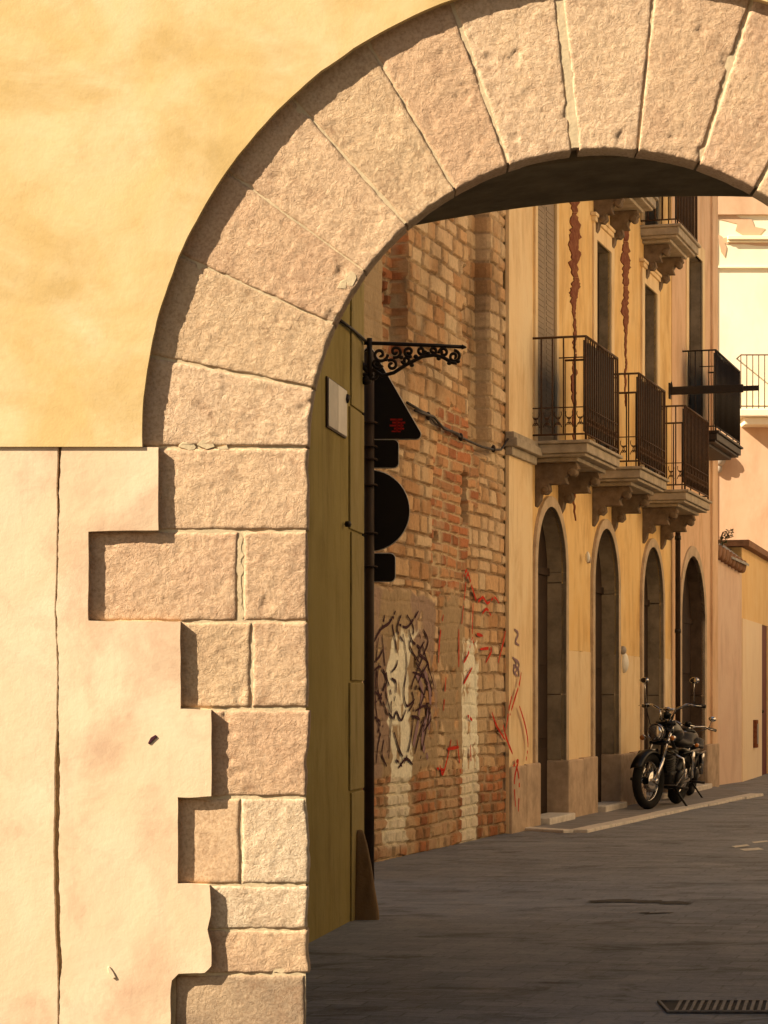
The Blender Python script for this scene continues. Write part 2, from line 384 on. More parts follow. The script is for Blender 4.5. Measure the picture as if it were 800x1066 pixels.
# drain grate
gc = (G(686, 1050) + G(830, 1050)) / 2
gr = thing('drain_grate', 'dark slotted iron drain grate sunk in the grey paving at the lower right', 'drain grate', (gc.x, gc.y, 0))
y0, y1 = G(690, 1055.5).y, G(690, 1044).y; x0, x1 = G(690, 1050).x, G(860, 1050).x
m = MB(); m.box(WORLD, x0, x1, -y1, -y0, .001, .0045); m.build('sump', M['asphalt'], gr)
m = MB()
for a, b, c, d in ((x0, x1, y0, y0 + .010), (x0, x1, y1 - .010, y1), (x0, x0 + .012, y0 + .018, y1 - .018), (x1 - .02, x1, y0 + .018, y1 - .018)):
    m.box(WORLD, a, b, -d, -c, .0, .012)
m.build('frame', M['gratebar'], gr, bevel=.002)
m = MB(); xx = x0 + .03
while xx < x1 - .10:
    vs = [(xx, y0 + .018), (xx + .014, y0 + .018), (xx + .074, y1 - .018), (xx + .060, y1 - .018)]
    m.add([(a, b, .004) for a, b in vs] + [(a, b, .012) for a, b in vs], [(4, 5, 6, 7), (0, 1, 5, 4), (1, 2, 6, 5), (2, 3, 7, 6), (3, 0, 4, 7)]); xx += .030
m.build('grille_bars', M['gratebar'], gr)

# ============================================================ THE ARCH WALL
S = FR
aw = thing('arch_wall', 'sunlit yellow and pale pink rendered wall with a big arch of rough sandstone blocks', 'wall', (.8315, YW, 0))
ACX, ACZ = S.tz(632, 465); RI = 310 / F * YW
def arcpts(cx, cz, r, a0, a1, n, wob=0, seed=0, r2=None):
    out = []
    for i in range(n + 1):
        f = i / n; a = a0 + (a1 - a0) * f
        rr = r + ((r2 - r) * math.sin(a) if r2 else 0)
        rr += wob * (float(fbm(np.array(f * n / 2.2), np.array(3.0), seed, 3)) - .5) * 2
        out.append((cx + rr * math.cos(a), cz + rr * math.sin(a)))
    return out
# masonry behind the stones
def arch_hole(r, zbot, n=64):
    return [(ACX - r, zbot)] + arcpts(ACX, ACZ, r, math.pi, 0, n) + [(ACX + r, zbot)]
HT = 7.2
m = MB(); h = arch_hole(RI + .02, -.3)
m.panel(S, [(-9, -.3)] + h + [(9, -.3), (9, HT), (-9, HT)], [], -.045, .05, back=True); m.build('masonry', M['core'], aw)
m = MB(); h = arch_hole(RI + .012, -.3)
m.panel(S, [(ACX - 2.2, -.3)] + h + [(ACX + 2.2, -.3), (ACX + 2.2, ACZ + 2.2), (ACX - 2.2, ACZ + 2.2)], [], -.0052, .03); m.build('mortar', M['mortar'], aw)
# deep passage vault with a flatter arch
vx, vz, vr = 1.21, HC + 524 / F * (YW + .81), 5.4
seg = [(x, vz - (x - vx) ** 2 / (2 * vr)) for x in np.linspace(-.88, 3.0, 40)]
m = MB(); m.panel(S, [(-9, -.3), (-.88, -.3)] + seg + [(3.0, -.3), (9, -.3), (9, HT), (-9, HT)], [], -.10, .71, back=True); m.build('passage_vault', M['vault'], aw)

def rough(name, fn, wu, wv, mat, seed, depth=.11, amp=.0034, step=.0075, edge=.0045, jit=.002, rj=0.0, label=None, chips=1.0, roundc=None):
    """one dressed stone: chiselled front, worn arrises, side faces running back into the wall.  fn(u,v in metres)->(t,z)"""
    nu = max(6, int(wu / step)); nv = max(6, int(wv / step))
    u = np.linspace(0, wu, nu); v = np.linspace(0, wv, nv); U, V = np.meshgrid(u, v)
    ou = (fbm(V * 14, U * 0 + 1, seed + 3, 3) - .5) * 2 * jit; ov = (fbm(U * 14, V * 0 + 5, seed + 5, 3) - .5) * 2 * jit
    eL, eR, eB, eT = U, wu - U, V, wv - V
    fu = np.clip(1 - np.minimum(eL, eR) / .05, 0, 1); fv = np.clip(1 - np.minimum(eB, eT) / .05, 0, 1)
    UU = U + ou * fu; VV = V + ov * fv
    if rj: UU = UU + np.clip(1 - eR / .09, 0, 1) * (fbm(V * 9, U * 0 + 9, seed + 11, 4) - .5) * 2 * rj
    T, Z = fn(UU, VV)
    e = np.minimum(np.minimum(eL, eR), np.minimum(eB, eT))
    ee = e + (fbm(U * 22, V * 22, seed + 8, 3) - .5) * edge * 1.6
    q = -edge * .8 * np.clip(1 - ee / edge, 0, 1.6) ** 2
    n1 = fbm(T * 30 + seed, Z * 30, seed, 4, .62) - .5; n2 = fbm(T * 6, Z * 6, seed + 30, 2) - .5
    rid = np.abs(fbm(T * 24 + 3 * n1, Z * 24, seed + 60, 3) - .5)
    q = q + n1 * amp * 1.7 + n2 * amp * 1.6 - np.clip(.07 - rid, 0, 1) * amp * 7
    ch = fbm(T * 11, Z * 11, seed + 90, 3); q = q - chips * np.clip(ch - .73, 0, 1) * .06
    q = np.where(e > .010, np.maximum(q, -.0048), q)
    P = np.empty((nv + 2, nu + 2, 3)); Tp = np.pad(T, 1, mode='edge'); Zp = np.pad(Z, 1, mode='edge'); Q = np.pad(q, 1, mode='edge')
    Q[0, :] = Q[-1, :] = -depth; Q[:, 0] = Q[:, -1] = -depth
    P[..., 0] = S.o.x + Tp; P[..., 1] = S.o.y - Q; P[..., 2] = Zp
    o = grid_mesh(name, P, mat, aw)
    if label: o['label'] = label
    return o
# voussoirs, joint angles measured on the photograph (degrees from the left springing)
J = [0, 11.3, 24.2, 36, 48, 59.5, 70.8, 84, 96, 108, 120, 132, 144.5, 156, 168, 180]
gap = [.0035, .004, .003, .003, .004, .0035, .0045, .014, .0025, .005, .005, .004, .004, .004, .004, .004]
RO = 1.80
for i in range(15):
    a0, a1 = R(J[i]), R(J[i + 1]); g0, g1 = gap[i], gap[i + 1]
    def fn(U, V, a0=a0, a1=a1, g0=g0, g1=g1):
        r = RI + U; f = V / ((a1 - a0) * 1.45)
        a = a0 + g0 / r + (a1 - a0 - (g0 + g1) / r) * f
        return ACX - r * np.cos(a), ACZ + r * np.sin(a)
    rough('voussoir', fn, RO - RI, (a1 - a0) * 1.45, M['stone'], 40 + i * 7, jit=.002, amp=.0036)
# jamb stones, from the photograph: x0,x1,y0,y1
rows = [(150, 321, 467, 551, 'stone', .004), (80, 247, 554, 646, 'stone', .004), (254, 320, 554, 646, 'stone', .004), (150, 261, 648, 736, 'stone', .004), (263, 320, 648, 736, 'stone', .004),
        (170, 321, 740, 829, 'stone', .012), (160, 250, 832, 920, 'stone_smooth', .002), (252, 321, 832, 920, 'stone_pale', .015), (170, 320, 923, 967, 'stone_pale', .006),
        (170, 321, 969, 1013, 'stone', .008), (183, 318, 1016, 1090, 'stone_grey', .006)]
M['stone_smooth'] = stone('smooth_sandstone', [(.60, .41, .25), (.58, .39, .24)], .25, pits=False)
for side in (0, 1):
    for k, (xa, xb, ya, yb, mn, rj) in enumerate(rows):
        (ta, zb), (tb, zt) = S.tz(xa, yb), S.tz(xb, ya)
        def fn(U, V, ta=ta, zb=zb, side=side):
            T = ta + U; return (T if not side else 2 * ACX - T), zb + V
        rough('jamb_stone', fn, tb - ta, zt - zb, M[mn], 300 + k * 13 + side * 500, rj=rj, amp=(.0014 if mn in ('stone_smooth', 'stone_grey') else .0036), chips=(.3 if mn in ('stone_smooth', 'stone_grey') else 1))

# plaster coats, standing proud of the stones
QY, QP = .034, .026
def Y_(px, py): return S.tz(px, py, QY)
def P_(px, py): return S.tz(px, py, QP)
cx, cz = Y_(632, 465); sc = (YW - QY) / F
arc = arcpts(cx, cz, 484 * sc, math.pi, 0, 150, .0035, 7, r2=493 * sc)
zl = cz
m = MB(); m.panel(S, [(-9, zl), arc[0]] + arc[1:-1] + [arc[-1], (9, zl), (9, HT), (-9, HT)], [], QY, .06)
m.build('yellow_render', M['yellow'], aw, bevel=.004)
def wig(pts, amp, seed, step=.035):
    """rag a straight outline a little, as trowelled edges are"""
    out = []
    for (a, b), (c, d) in zip(pts, pts[1:]):
        L = math.hypot(c - a, d - b); n = max(1, int(L / step)); nx, nz = -(d - b) / max(L, 1e-6), (c - a) / max(L, 1e-6)
        for i in range(n):
            f = i / n; o = 0 if i == 0 else amp * 2 * (float(fbm(np.array((a + (c - a) * f) * 9), np.array((b + (d - b) * f) * 9), seed, 3)) - .5)
            out.append((a + (c - a) * f + nx * o, b + (d - b) * f + nz * o))
    out.append(pts[-1]); return out
edge_px = [(165, 465.5), (165, 552), (92, 553.5), (92, 646), (188, 647), (188, 738), (220, 739), (220, 829), (185, 830), (185, 920), (218, 922), (219.5, 950), (216, 968), (220, 985), (220, 1006), (213, 1013), (186, 1014), (179, 1021), (177.5, 1034), (178, 1090)]
ep = wig([P_(*p) for p in edge_px], .0036, 3, .012)
# the split line that runs down the lower coat
ys = np.linspace(465, 1092, 260); base = np.interp(ys, [465, 560, 640, 700, 800, 900, 1000, 1090], [62, 60.5, 58, 61, 60, 58.5, 62, 61])
jl = (fbm(ys / 30, ys * 0, 5, 6, .75) - .5) * 6; jr = jl + (fbm(ys / 9, ys * 0 + 7, 9, 5, .75) - .5) * 7
wd = np.interp(ys, [465, 480, 560, 640, 760, 790, 1000, 1030, 1090], [2.2, 1.6, .6, .4, .9, 3.0, 2.8, .9, .6])
lft = [P_(x, y) for x, y in zip(base - wd * .8 + jl * .35, ys)]; rgt = [P_(x, y) for x, y in zip(base + wd * .8 + jr * .35, ys)]
m = MB(); m.panel(S, [(-9, lft[0][1])] + lft + [(-9, lft[-1][1])], [], QP, .055); m.build('pink_render', M['pink'], aw, bevel=.003)
m = MB(); m.panel(S, rgt[::-1] + ep, [], QP, .055); m.build('pink_render', M['pink'], aw, bevel=.003)
mir = [(2 * ACX - a, b) for a, b in ep]
m = MB(); m.panel(S, mir + [(9, mir[-1][1]), (9, mir[0][1])], [], QP, .055); m.build('pink_render', M['pink'], aw, bevel=.003)
# small repairs: a dark scab, a nail hole and a loose flake on the pink coat, cement dabs on the stones
def blob(fr, pts, q0, q1, name, mat, par, bevel=.002):
    mm = MB(); mm.panel(fr, pts, [], q1, q1 - q0); return mm.build(name, mat, par, bevel=bevel)
blob(S, [P_(*p) for p in [(154, 774), (157, 768), (162, 765), (164, 767), (160, 771), (156, 775)]], QP - .004, QP + .004, 'scab', M['grafdark'], aw)
blob(S, [P_(*p) for p in [(112, 1007), (114, 1006), (118, 1012), (121, 1018), (118, 1019), (113, 1013)]], QP - .004, QP + .006, 'loose_flake', M['pink'], aw)
for pts in ([(186, 465), (193, 460), (199, 461), (204, 466), (195, 468)], [(205, 463), (212, 456), (220, 458), (224, 465), (214, 467)], [(226, 465), (236, 463), (238, 467), (228, 468)], [(350, 299), (355, 292), (361, 290), (360, 300)], [(360, 289), (366, 282), (371, 287), (367, 297), (362, 296)]):
    blob(S, wig([S.tz(*p, .01) for p in pts], .011, 21, .004), -.01, .001, 'mortar_dab', M['mortar'], aw, .004)
m = MB()                                                   # the fat pale mortar joints are pointed nearly flush
def strip(ax, ay, bx, by, w0, w1, seed):
    n = 24; L, Rr = [], []
    for i in range(n + 1):
        f = i / n; x = ax + (bx - ax) * f; y = ay + (by - ay) * f; w_ = w0 + (w1 - w0) * f
        k1 = (float(fbm(np.array(f * 12), np.array(0.), seed, 3)) - .5) * 5; k2 = (float(fbm(np.array(f * 12), np.array(4.), seed, 3)) - .5) * 5
        L.append(S.tz(x - w_ + k1, y)); Rr.append(S.tz(x + w_ + k2, y))
    return L + Rr[::-1]
m.panel(S, strip(580, -30, 600, 153, 5, 4, 1), [], -.0035, .01); m.panel(S, strip(248, 556, 251, 644, 3.5, 1.8, 2), [], -.0035, .01)
m.build('pointing', M['mortar'], aw)

# ============================================================ OLIVE HOUSE behind the arch
oh = thing('olive_house', 'olive green rendered house side seen in shade just behind the arch', 'house', (-.13, 13.9, 0))
m = MB(); m.add([GR.p(t, q, z) for z in (-.1, 8) for t, q in ((0, 0), (-4.82, 0), (-4.82, -6), (0, -6))], [(0, 1, 5, 4), (1, 2, 6, 5), (2, 3, 7, 6), (3, 0, 4, 7), (4, 5, 6, 7)])
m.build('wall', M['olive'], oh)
m = MB(); zz = -.05; k = 0
while zz < 8:                                              # smooth quoin blocks on the corner
    hh = [.78, .62, .85, .70][k % 4]; lw = .40 + .05 * (k % 2)
    m.box(GR, -lw, .012, -.3, .012, zz + .006, zz + hh - .006); zz += hh; k += 1
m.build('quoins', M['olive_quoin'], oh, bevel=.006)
m = MB(); m.tube([GR.p(-.62, .013, 2.9), GR.p(-.60, .02, 2.93)], .02, 6); m.tube([GR.p(-.62, .02, 2.22), GR.p(-.60, .03, 2.22)], .018, 6); m.build_split('wall_hook', M['iron'], oh)

# street plaque
ta, za = GR.tz(343, 443, .02); tb, zb = GR.tz(362, 398, .02)
pl = thing('wall_plaque', 'small pale glazed tile plaque in a dark frame on the olive wall', 'plaque', GR.p((ta + tb) / 2, 0, za))
hp = .255
m = MB(); m.box(GR, ta - .008, tb + .008, .001, .012, za - .008, za + hp + .008); m.build('frame', M['pole'], pl, bevel=.003)
m = MB(); m.box(GR, ta, (ta + tb) / 2 - .003, .012, .018, za, za + hp); m.build('tile', M['tileshade'], pl, bevel=.003, label='greyer left tile')
m = MB(); m.box(GR, (ta + tb) / 2 + .003, tb, .012, .018, za, za + hp); m.build('tile', M['tile'], pl, bevel=.003, label='whiter right tile')

# ============================================================ SIGN POST
YP = 14.25; kx = YP / F; XP = (384 - CX) * kx
def PZ(py): return HC - (py - CY) * kx
FP = Frame((XP, YP + .075), (1, 0))
sp = thing('sign_post', 'brown post carrying dark backs of road signs at the olive house corner', 'road sign', (XP, YP, 0))
m = MB(); m.tube([(XP, YP, 0), (XP, YP, PZ(368))], .034, 14); m.tube([(XP, YP, PZ(368)), (XP, YP, PZ(366))], [.037, .02], 14); m.build('post', M['pole'], sp)
def plate(name, poly, par, thick=.012, rim=.010, q=0.0):
    """sign blank seen from behind: dark back, pale folded edge"""
    mm = MB(); mm.panel(FP, poly, [], q, thick, back=True); o = mm.build(name, M['signback'], par)
    mm = MB(); pts = [FP.p(a, q - thick * .5, b) for a, b in poly]; mm.tube(pts, rim * .6, 6, closed=True); mm.build('rim', M['signrim'], o); return o
def rpoly(w, h, r, z):
    out = []
    for sx, sz, a0 in ((1, 1, 0), (-1, 1, 90), (-1, -1, 180), (1, -1, 270)):
        for k in range(6):
            a = R(a0 + 18 * k); out.append((sx * (w / 2 - r) + r * math.cos(a), z + sz * (h / 2 - r) + r * math.sin(a)))
    return out
# triangle with rounded corners
tri = []; hs = 58 * kx; zb = PZ(455.5); zt = PZ(355); rr = .028
cs = [(hs - rr * 1.73, zb + rr, -90, 30), (0, zt - rr * 2, 30, 150), (-hs + rr * 1.73, zb + rr, 150, 270)]
for x, z, a0, a1 in cs:
    for k in range(7):
        a = R(a0 + (a1 - a0) * k / 6); tri.append((x + rr * math.cos(a), z + rr * math.sin(a)))
ts = plate('warning_sign', tri, sp)
m = MB(); sx, sz = 30 * kx, PZ(441)
for x0, x1, z0, z1 in ((-.042, .030, .028, .038), (-.030, .046, .010, .020), (-.046, .036, -.008, .002), (-.020, .040, -.026, -.016), (-.034, .020, -.042, -.034), (-.008, .004, -.042, .038), (.018, .028, -.03, .02)):
    m.box(FP, sx + x0, sx + x1, .001, .004, sz + z0, sz + z1)
m.build('sticker', M['sticker'], ts, label='red sticker on the sign back')
plate('sign_plate', rpoly(62 * kx, 29 * kx, .03, PZ(471)), sp)
plate('round_sign', [(42.5 * kx * math.cos(2 * math.pi * k / 48), PZ(530.5) + 42.5 * kx * math.sin(2 * math.pi * k / 48)) for k in range(48)], sp)
plate('sign_plate', rpoly(55 * kx, 29 * kx, .03, PZ(590)), sp)
m = MB()
for z in (PZ(465), PZ(478), PZ(505), PZ(555), PZ(590), PZ(440)):
    m.tube([(XP - .05, YP + .055, z), (XP - .04, YP - .03, z), (XP, YP - .042, z), (XP + .04, YP - .03, z), (XP + .05, YP + .055, z)], .007, 6)
m.build_split('clamp', M['pole'], sp)

# ============================================================ GUARD STONE
gb = G(380, 955)
gs = thing('guard_stone', 'worn leaning wedge shaped guard stone at the foot of the olive house corner', 'guard stone', (gb.x, gb.y, 0))
def GX(px): return (px - CX) / F * 13.6
def GZ(py): return HC - (py - CY) / F * 13.6
Pg = []
prof = [(962, 366, 395.5), (948, 367, 394.5), (925, 368.5, 390.5), (900, 369.5, 386.5), (880, 370.5, 382.5), (869, 371.5, 379.5), (865, 372.5, 377.5)]
for py, a, b in prof:
    c = (GX(a) + GX(b)) / 2; hw = (GX(b) - GX(a)) / 2; z = GZ(py) if py < 960 else -.02
    ring = []
    for k in range(32):
        th = 2 * math.pi * k / 32; sq = (abs(math.cos(th)) ** 9 + abs(math.sin(th)) ** 9) ** (-1 / 9)
        wob = 1 + .07 * (float(fbm(np.array(math.cos(th) * 2 + 5), np.array(z * 6 + math.sin(th) * 2 + 9), 3, 3)) - .5) * 2
        ring.append((c + hw * sq * math.cos(th) * wob, 13.66 + hw * .9 * sq * math.sin(th) * wob, z))
    ring.append(ring[0]); Pg.append(ring)
top = Pg[-1]; cxm = sum(p[0] for p in top) / 33; cym = sum(p[1] for p in top) / 33
Pg.append([(cxm, cym, top[0][2] + .004)] * 33)
grid_mesh('stone_body', np.array(Pg), M['guard'], gs)

# ============================================================ WROUGHT IRON BRACKET + its stay
YB = 13.86; kb_ = YB / F
def B_(px, py, dy=0): return Vector(((px - CX) * kb_, YB + dy, HC - (py - CY) * kb_))
ib = thing('lantern_bracket', 'black wrought iron scroll bracket jutting from the olive house corner', 'wall bracket', B_(384, 375))
m = MB(); m.tube([B_(379, 357), B_(400, 357.5), B_(440, 359), B_(481, 361)], .011, 8); m.tube([B_(481, 361), B_(486, 361.5)], [.016, .004], 8); m.build('top_bar', M['iron'], ib)
m = MB(); m.tube([B_(385, 352), B_(385, 396)], .016, 8)
def spiral(c, r0, r1, a0, turns, n=26):
    return [B_(c[0] + (r0 + (r1 - r0) * i / n) * math.cos(a0 + turns * 2 * math.pi * i / n), c[1] + (r0 + (r1 - r0) * i / n) * math.sin(a0 + turns * 2 * math.pi * i / n)) for i in range(n + 1)]
m.build('back_bar', M['iron'], ib)
m = MB(); m.tube([B_(388, 384), B_(398, 391), B_(410, 388), B_(424, 379), B_(440, 371), B_(452, 369.5), B_(462, 372), B_(470, 377), B_(476, 378)], .011, 8); m.build('lower_scroll_bar', M['iron'], ib)
m = MB()
for c, r, a, tn in (((396, 369), 8, 0, 1.3), ((412, 366), 6.5, 2, -1.3), ((408, 380), 6, 4, 1.2), ((426, 366), 5.5, 1, 1.3), ((423, 375), 4.5, 3, -1.2), ((439, 365), 4.5, 0, 1.2), ((451, 365), 4, 2, -1.2), ((462, 367), 5, 3, 1.2), ((473, 371), 6.5, -1.6, 1.5), ((389, 389), 7, 3.5, -1.3), ((393, 378), 6, 0.4, 1.1)):
    m.tube(spiral(c, r, 1.2, a, tn), .0098, 6)
for x, y in ((418, 372), (433, 371), (446, 368), (402, 374), (457, 373), (429, 380), (477, 376), (468, 378)):
    m.ell(B_(x, y), (.014, .012, .012))
m.build('scrollwork', M['iron'], ib)
m = MB(); m.tube(spiral((381, 384), 8, 2, -2.2, -1.1), .012, 6); m.tube([B_(375, 374), B_(380, 384), B_(388, 392)], .013, 6); m.ell(B_(382, 396), (.03, .02, .03)); m.build('wall_finial', M['iron'], ib)
m = MB(); pa = GR.tz(354, 333, .012)
m.tube([GR.p(pa[0], .012, pa[1]), GR.p(*[(GR.tz(366, 343, .012)[0]), .02, GR.tz(366, 343, .012)[1]]), B_(381, 355)], .009, 6)
m.build('stay_rod', M['iron'], ib)

# ============================================================ BRICK WALL
bw = thing('brick_wall', 'tall old wall of worn stone and red brick with graffiti, left side of the street', 'wall', ST.p(2, 0, 0))
def tt(px): return ST.t(px)
T0, T1, Z1 = -1.6, 4.34, 6.6
nu, nv = 330, 560
U, V = np.meshgrid(np.linspace(T0, T1, nu), np.linspace(-.05, Z1, nv))
wu = U + (fbm(U * 3, V * 3, 1, 3) - .5) * .08; wv = V + (fbm(U * 1.5, V * 2.0, 2, 3) - .5) * .045 + (fbm(U * 9, V * 9, 4, 2) - .5) * .012
def bond(wu, wv, hrow, lrow, seed, rnd=.35, mort=.013):
    rs = np.random.default_rng(seed); rows_ = []; z = -.3
    while z < Z1 + .4: rows_.append(z); z += hrow * rs.uniform(1 - rnd, 1 + rnd)
    rows_ = np.array(rows_); r = np.clip(np.searchsorted(rows_, wv) - 1, 0, len(rows_) - 2)
    dz = np.minimum(wv - rows_[r], rows_[r + 1] - wv)
    off = rs.uniform(0, 1, len(rows_)); ln = lrow * rs.uniform(.75, 1.3, len(rows_))
    s = wu / ln[r] + off[r] + 50; s = s + .22 * np.sin(s * 2.4 + r); c = np.floor(s); fr = s - c
    dx = np.minimum(fr, 1 - fr) * ln[r]
    d = np.minimum(dz, dx * .42); hsh = np.random.default_rng(seed + 1).uniform(0, 1, (4096,))
    idx = ((r * 131 + c.astype(int) * 71) % 4096); return d, hsh[idx], hsh[(idx * 7 + 13) % 4096]
d1, h1, g1 = bond(wu, wv, .125, .36, 3)
d2, h2, g2 = bond(wu, wv, .098, .29, 8, .2)
def sm(x, a, b): x = np.clip((x - a) / (b - a), 0, 1); return x * x * (3 - 2 * x)
def inr(x, a, b, s=.01): return sm(x, a - s, a + s) * (1 - sm(x, b - s, b + s))
rag = (fbm(U * 2.6, V * 2.6, 12, 4) - .5)
ragx = rag * .35
red = inr(U + ragx * .6, tt(399), tt(425), .02) * sm(V + rag * .1, 3.9, 3.95)                          # sunk red brick strip
red = np.maximum(red, inr(U + ragx * .5, tt(450), tt(487), .03) * inr(V + rag * .3, 2.15, 3.25, .03))   # patch of red infill
red = np.maximum(red, inr(U + ragx, tt(455), tt(500), .05) * inr(V + rag * .5, 3.0, 3.75, .06) * .7)
rec2 = inr(U, tt(488), tt(511), .015) * sm(V + rag * .25, 3.42, 3.5)
low = 1 - sm(V + rag * .10, .60, .68)
rough3 = sm(U + ragx * .2, tt(512), tt(512) + .05)
isred = np.clip(red + low * .9 + rough3 * .35 * (h2 > .5) + rec2 * .4, 0, 1) > .5
d = np.where(isred, d2, d1); hh = np.where(isred, h2, h1); g_ = np.where(isred, g2, g1)
mj = sm(d + (fbm(U * 30, V * 30, 6, 2) - .5) * .012, .004, .019)
pal = np.array([(.60, .39, .21), (.65, .46, .28), (.54, .33, .17), (.64, .40, .21), (.48, .27, .13), (.68, .50, .31)])
palr = np.array([(.50, .20, .09), (.56, .26, .12), (.38, .15, .07), (.57, .31, .15), (.42, .22, .11)])
ci = np.where(isred[..., None], palr[(hh * 4.99).astype(int)], pal[(hh * 5.99).astype(int)])
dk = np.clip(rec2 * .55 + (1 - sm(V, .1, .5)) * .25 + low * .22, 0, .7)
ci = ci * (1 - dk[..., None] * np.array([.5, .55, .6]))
mcol = np.array((.34, .235, .14)); mcol2 = np.array((.56, .43, .27))
mm_ = np.where((red > .5)[..., None], mcol2, mcol)
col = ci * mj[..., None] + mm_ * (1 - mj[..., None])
# broad weathering: soot and pale lime
wz = fbm(U * 1.1, V * .7, 33, 5); col = col * (1 - .35 * sm(wz, .52, .75))[..., None]
lm = sm(fbm(U * 2, V * 1.6, 44, 5), .50, .66)[..., None] * .55; col = col * (1 - lm) + np.array((.56, .43, .27)) * lm
q = mj * .022 - .022 + (g_ - .5) * .014 * mj + (fbm(U * 14, V * 14, 9, 4) - .5) * .014
q = q - .13 * inr(U, tt(399), tt(425), .02) * sm(V + rag * .1, 3.9, 3.95) - .14 * rec2 - .03 * low * 0
# pale smooth strip at far left top, plaster patches below
ps = (1 - sm(U + ragx * .12, tt(398), tt(398) + .02)) * sm(V, 3.0, 3.1)
pl_ = inr(U + ragx * .8, tt(386), tt(455), .02) * inr(V + rag * .22, .64, 2.10, .02)
pl2 = inr(U + ragx * .5, tt(455), tt(483), .03) * inr(V + rag * .9, .66, 2.0, .05) * sm(fbm(U * 2.2, V * 1.7, 71, 4), .36, .44)
pa_ = np.clip(np.maximum(ps, np.maximum(pl_, pl2) * sm(fbm(U * 3.4, V * 2.7, 70, 5), .30, .37)), 0, 1)
pc = np.array((.40, .29, .17)) * (.82 + .36 * fbm(U * 5, V * 5, 81, 4))[..., None]
rv = sm(fbm(U * 2.1, V * 1.6, 95, 4), .52, .6)[..., None] * pl_[..., None]; pc = pc * (1 - rv * .55) + np.array((.33, .22, .19)) * rv * .55
# strips of reflected window light painted into the colour, fainter over the lower bricks
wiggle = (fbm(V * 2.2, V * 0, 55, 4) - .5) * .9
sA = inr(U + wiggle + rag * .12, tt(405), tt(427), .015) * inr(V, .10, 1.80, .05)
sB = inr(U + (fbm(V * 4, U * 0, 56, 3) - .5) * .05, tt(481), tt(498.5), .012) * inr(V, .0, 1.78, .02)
refl = np.maximum(sA, sB); refl_full = refl * sm(V + rag * .05, .62, .66); refl_thin = refl * (1 - sm(V + rag * .05, .62, .66)) * .7
col = col * (1 - pa_[..., None]) + pc * pa_[..., None]
q = q * (1 - .75 * pa_) + .006 * pa_
refl_col = np.array((.92, .87, .68)) * (.86 + .2 * fbm(U * 8, V * 8, 88, 4))[..., None]
ww = np.clip(refl_full * sm(fbm(U * 9, V * 6, 77, 5), .33, .42) + refl_thin, 0, 1)[..., None]
col = col * (1 - ww) + refl_col * ww; q = q * (1 - .5 * refl_full)
# holes along the edge of the sunk strip
for py in (291, 335, 384, 505, 530):
    t_, z_ = ST.tz(485, py); hz = inr(U, tt(482.5), tt(487.5), .02) * inr(V + rag * .1, z_ - .13, z_ + .11, .03); q = q - .16 * hz; col = col * (1 - .6 * hz[..., None])
for (px, py, wz_, hz_) in ((404, 300, 2.6, .05), (415, 292, 3, .07), (420, 310, 2, .06), (408, 335, 2.5, .05), (455, 560, 3, .04), (433, 690, 2, .03)):
    t_, z_ = ST.tz(px, py); a, b_ = tt(px - wz_), tt(px + wz_); hz = inr(U, a, b_, .02) * inr(V, z_ - hz_, z_ + hz_, .02); q = q - .09 * hz
P = np.empty(U.shape + (3,)); dd, nn = np.array(ST.d), np.array(ST.n)
P[:] = np.array(ST.o) + U[..., None] * dd + q[..., None] * nn; P[..., 2] = V
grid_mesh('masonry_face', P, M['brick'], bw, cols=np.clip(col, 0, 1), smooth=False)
m = MB(); m.box(ST, T0, T1, -8, -.21, -.05, Z1); m.box(ST, T0, T1, -8, -.0, Z1, 8.6); m.box(ST, T0 - .02, T0, -8, -.0, -.05, Z1); m.build('masonry_core', M['core'], bw)
# spray paint, drawn on the wall plane
def ribbon(mb, fr, pts, w, q=.012, taper=True):
    P2 = [fr.tz(a, b, q) for a, b in pts]; sm_ = []
    for i in range(len(P2) - 1):                         # Catmull-Rom
        p0 = P2[max(i - 1, 0)]; p1 = P2[i]; p2 = P2[i + 1]; p3 = P2[min(i + 2, len(P2) - 1)]
        for k in range(6):
            t = k / 6; sm_.append(tuple(.5 * ((2 * p1[j]) + (-p0[j] + p2[j]) * t + (2 * p0[j] - 5 * p1[j] + 4 * p2[j] - p3[j]) * t * t + (-p0[j] + 3 * p1[j] - 3 * p2[j] + p3[j]) * t ** 3) for j in (0, 1)))
    sm_.append(P2[-1]); vs = []; n = len(sm_)
    for i, (a, b) in enumerate(sm_):
        c, e = sm_[min(i + 1, n - 1)], sm_[max(i - 1, 0)]; dx, dz = c[0] - e[0], c[1] - e[1]; l = math.hypot(dx, dz) or 1
        ww_ = w * (.55 + .45 * math.sin(math.pi * min(1, max(0, i / (n - 1))))) * random.uniform(.85, 1.15)
        nx, nz = -dz / l * ww_, dx / l * ww_
        vs += [fr.p(a + nx, q, b + nz), fr.p(a - nx, q, b - nz)]
    mb.add(vs, [(2 * i, 2 * i + 2, 2 * i + 3, 2 * i + 1) for i in range(n - 1) if not taper or random.random() > .13])
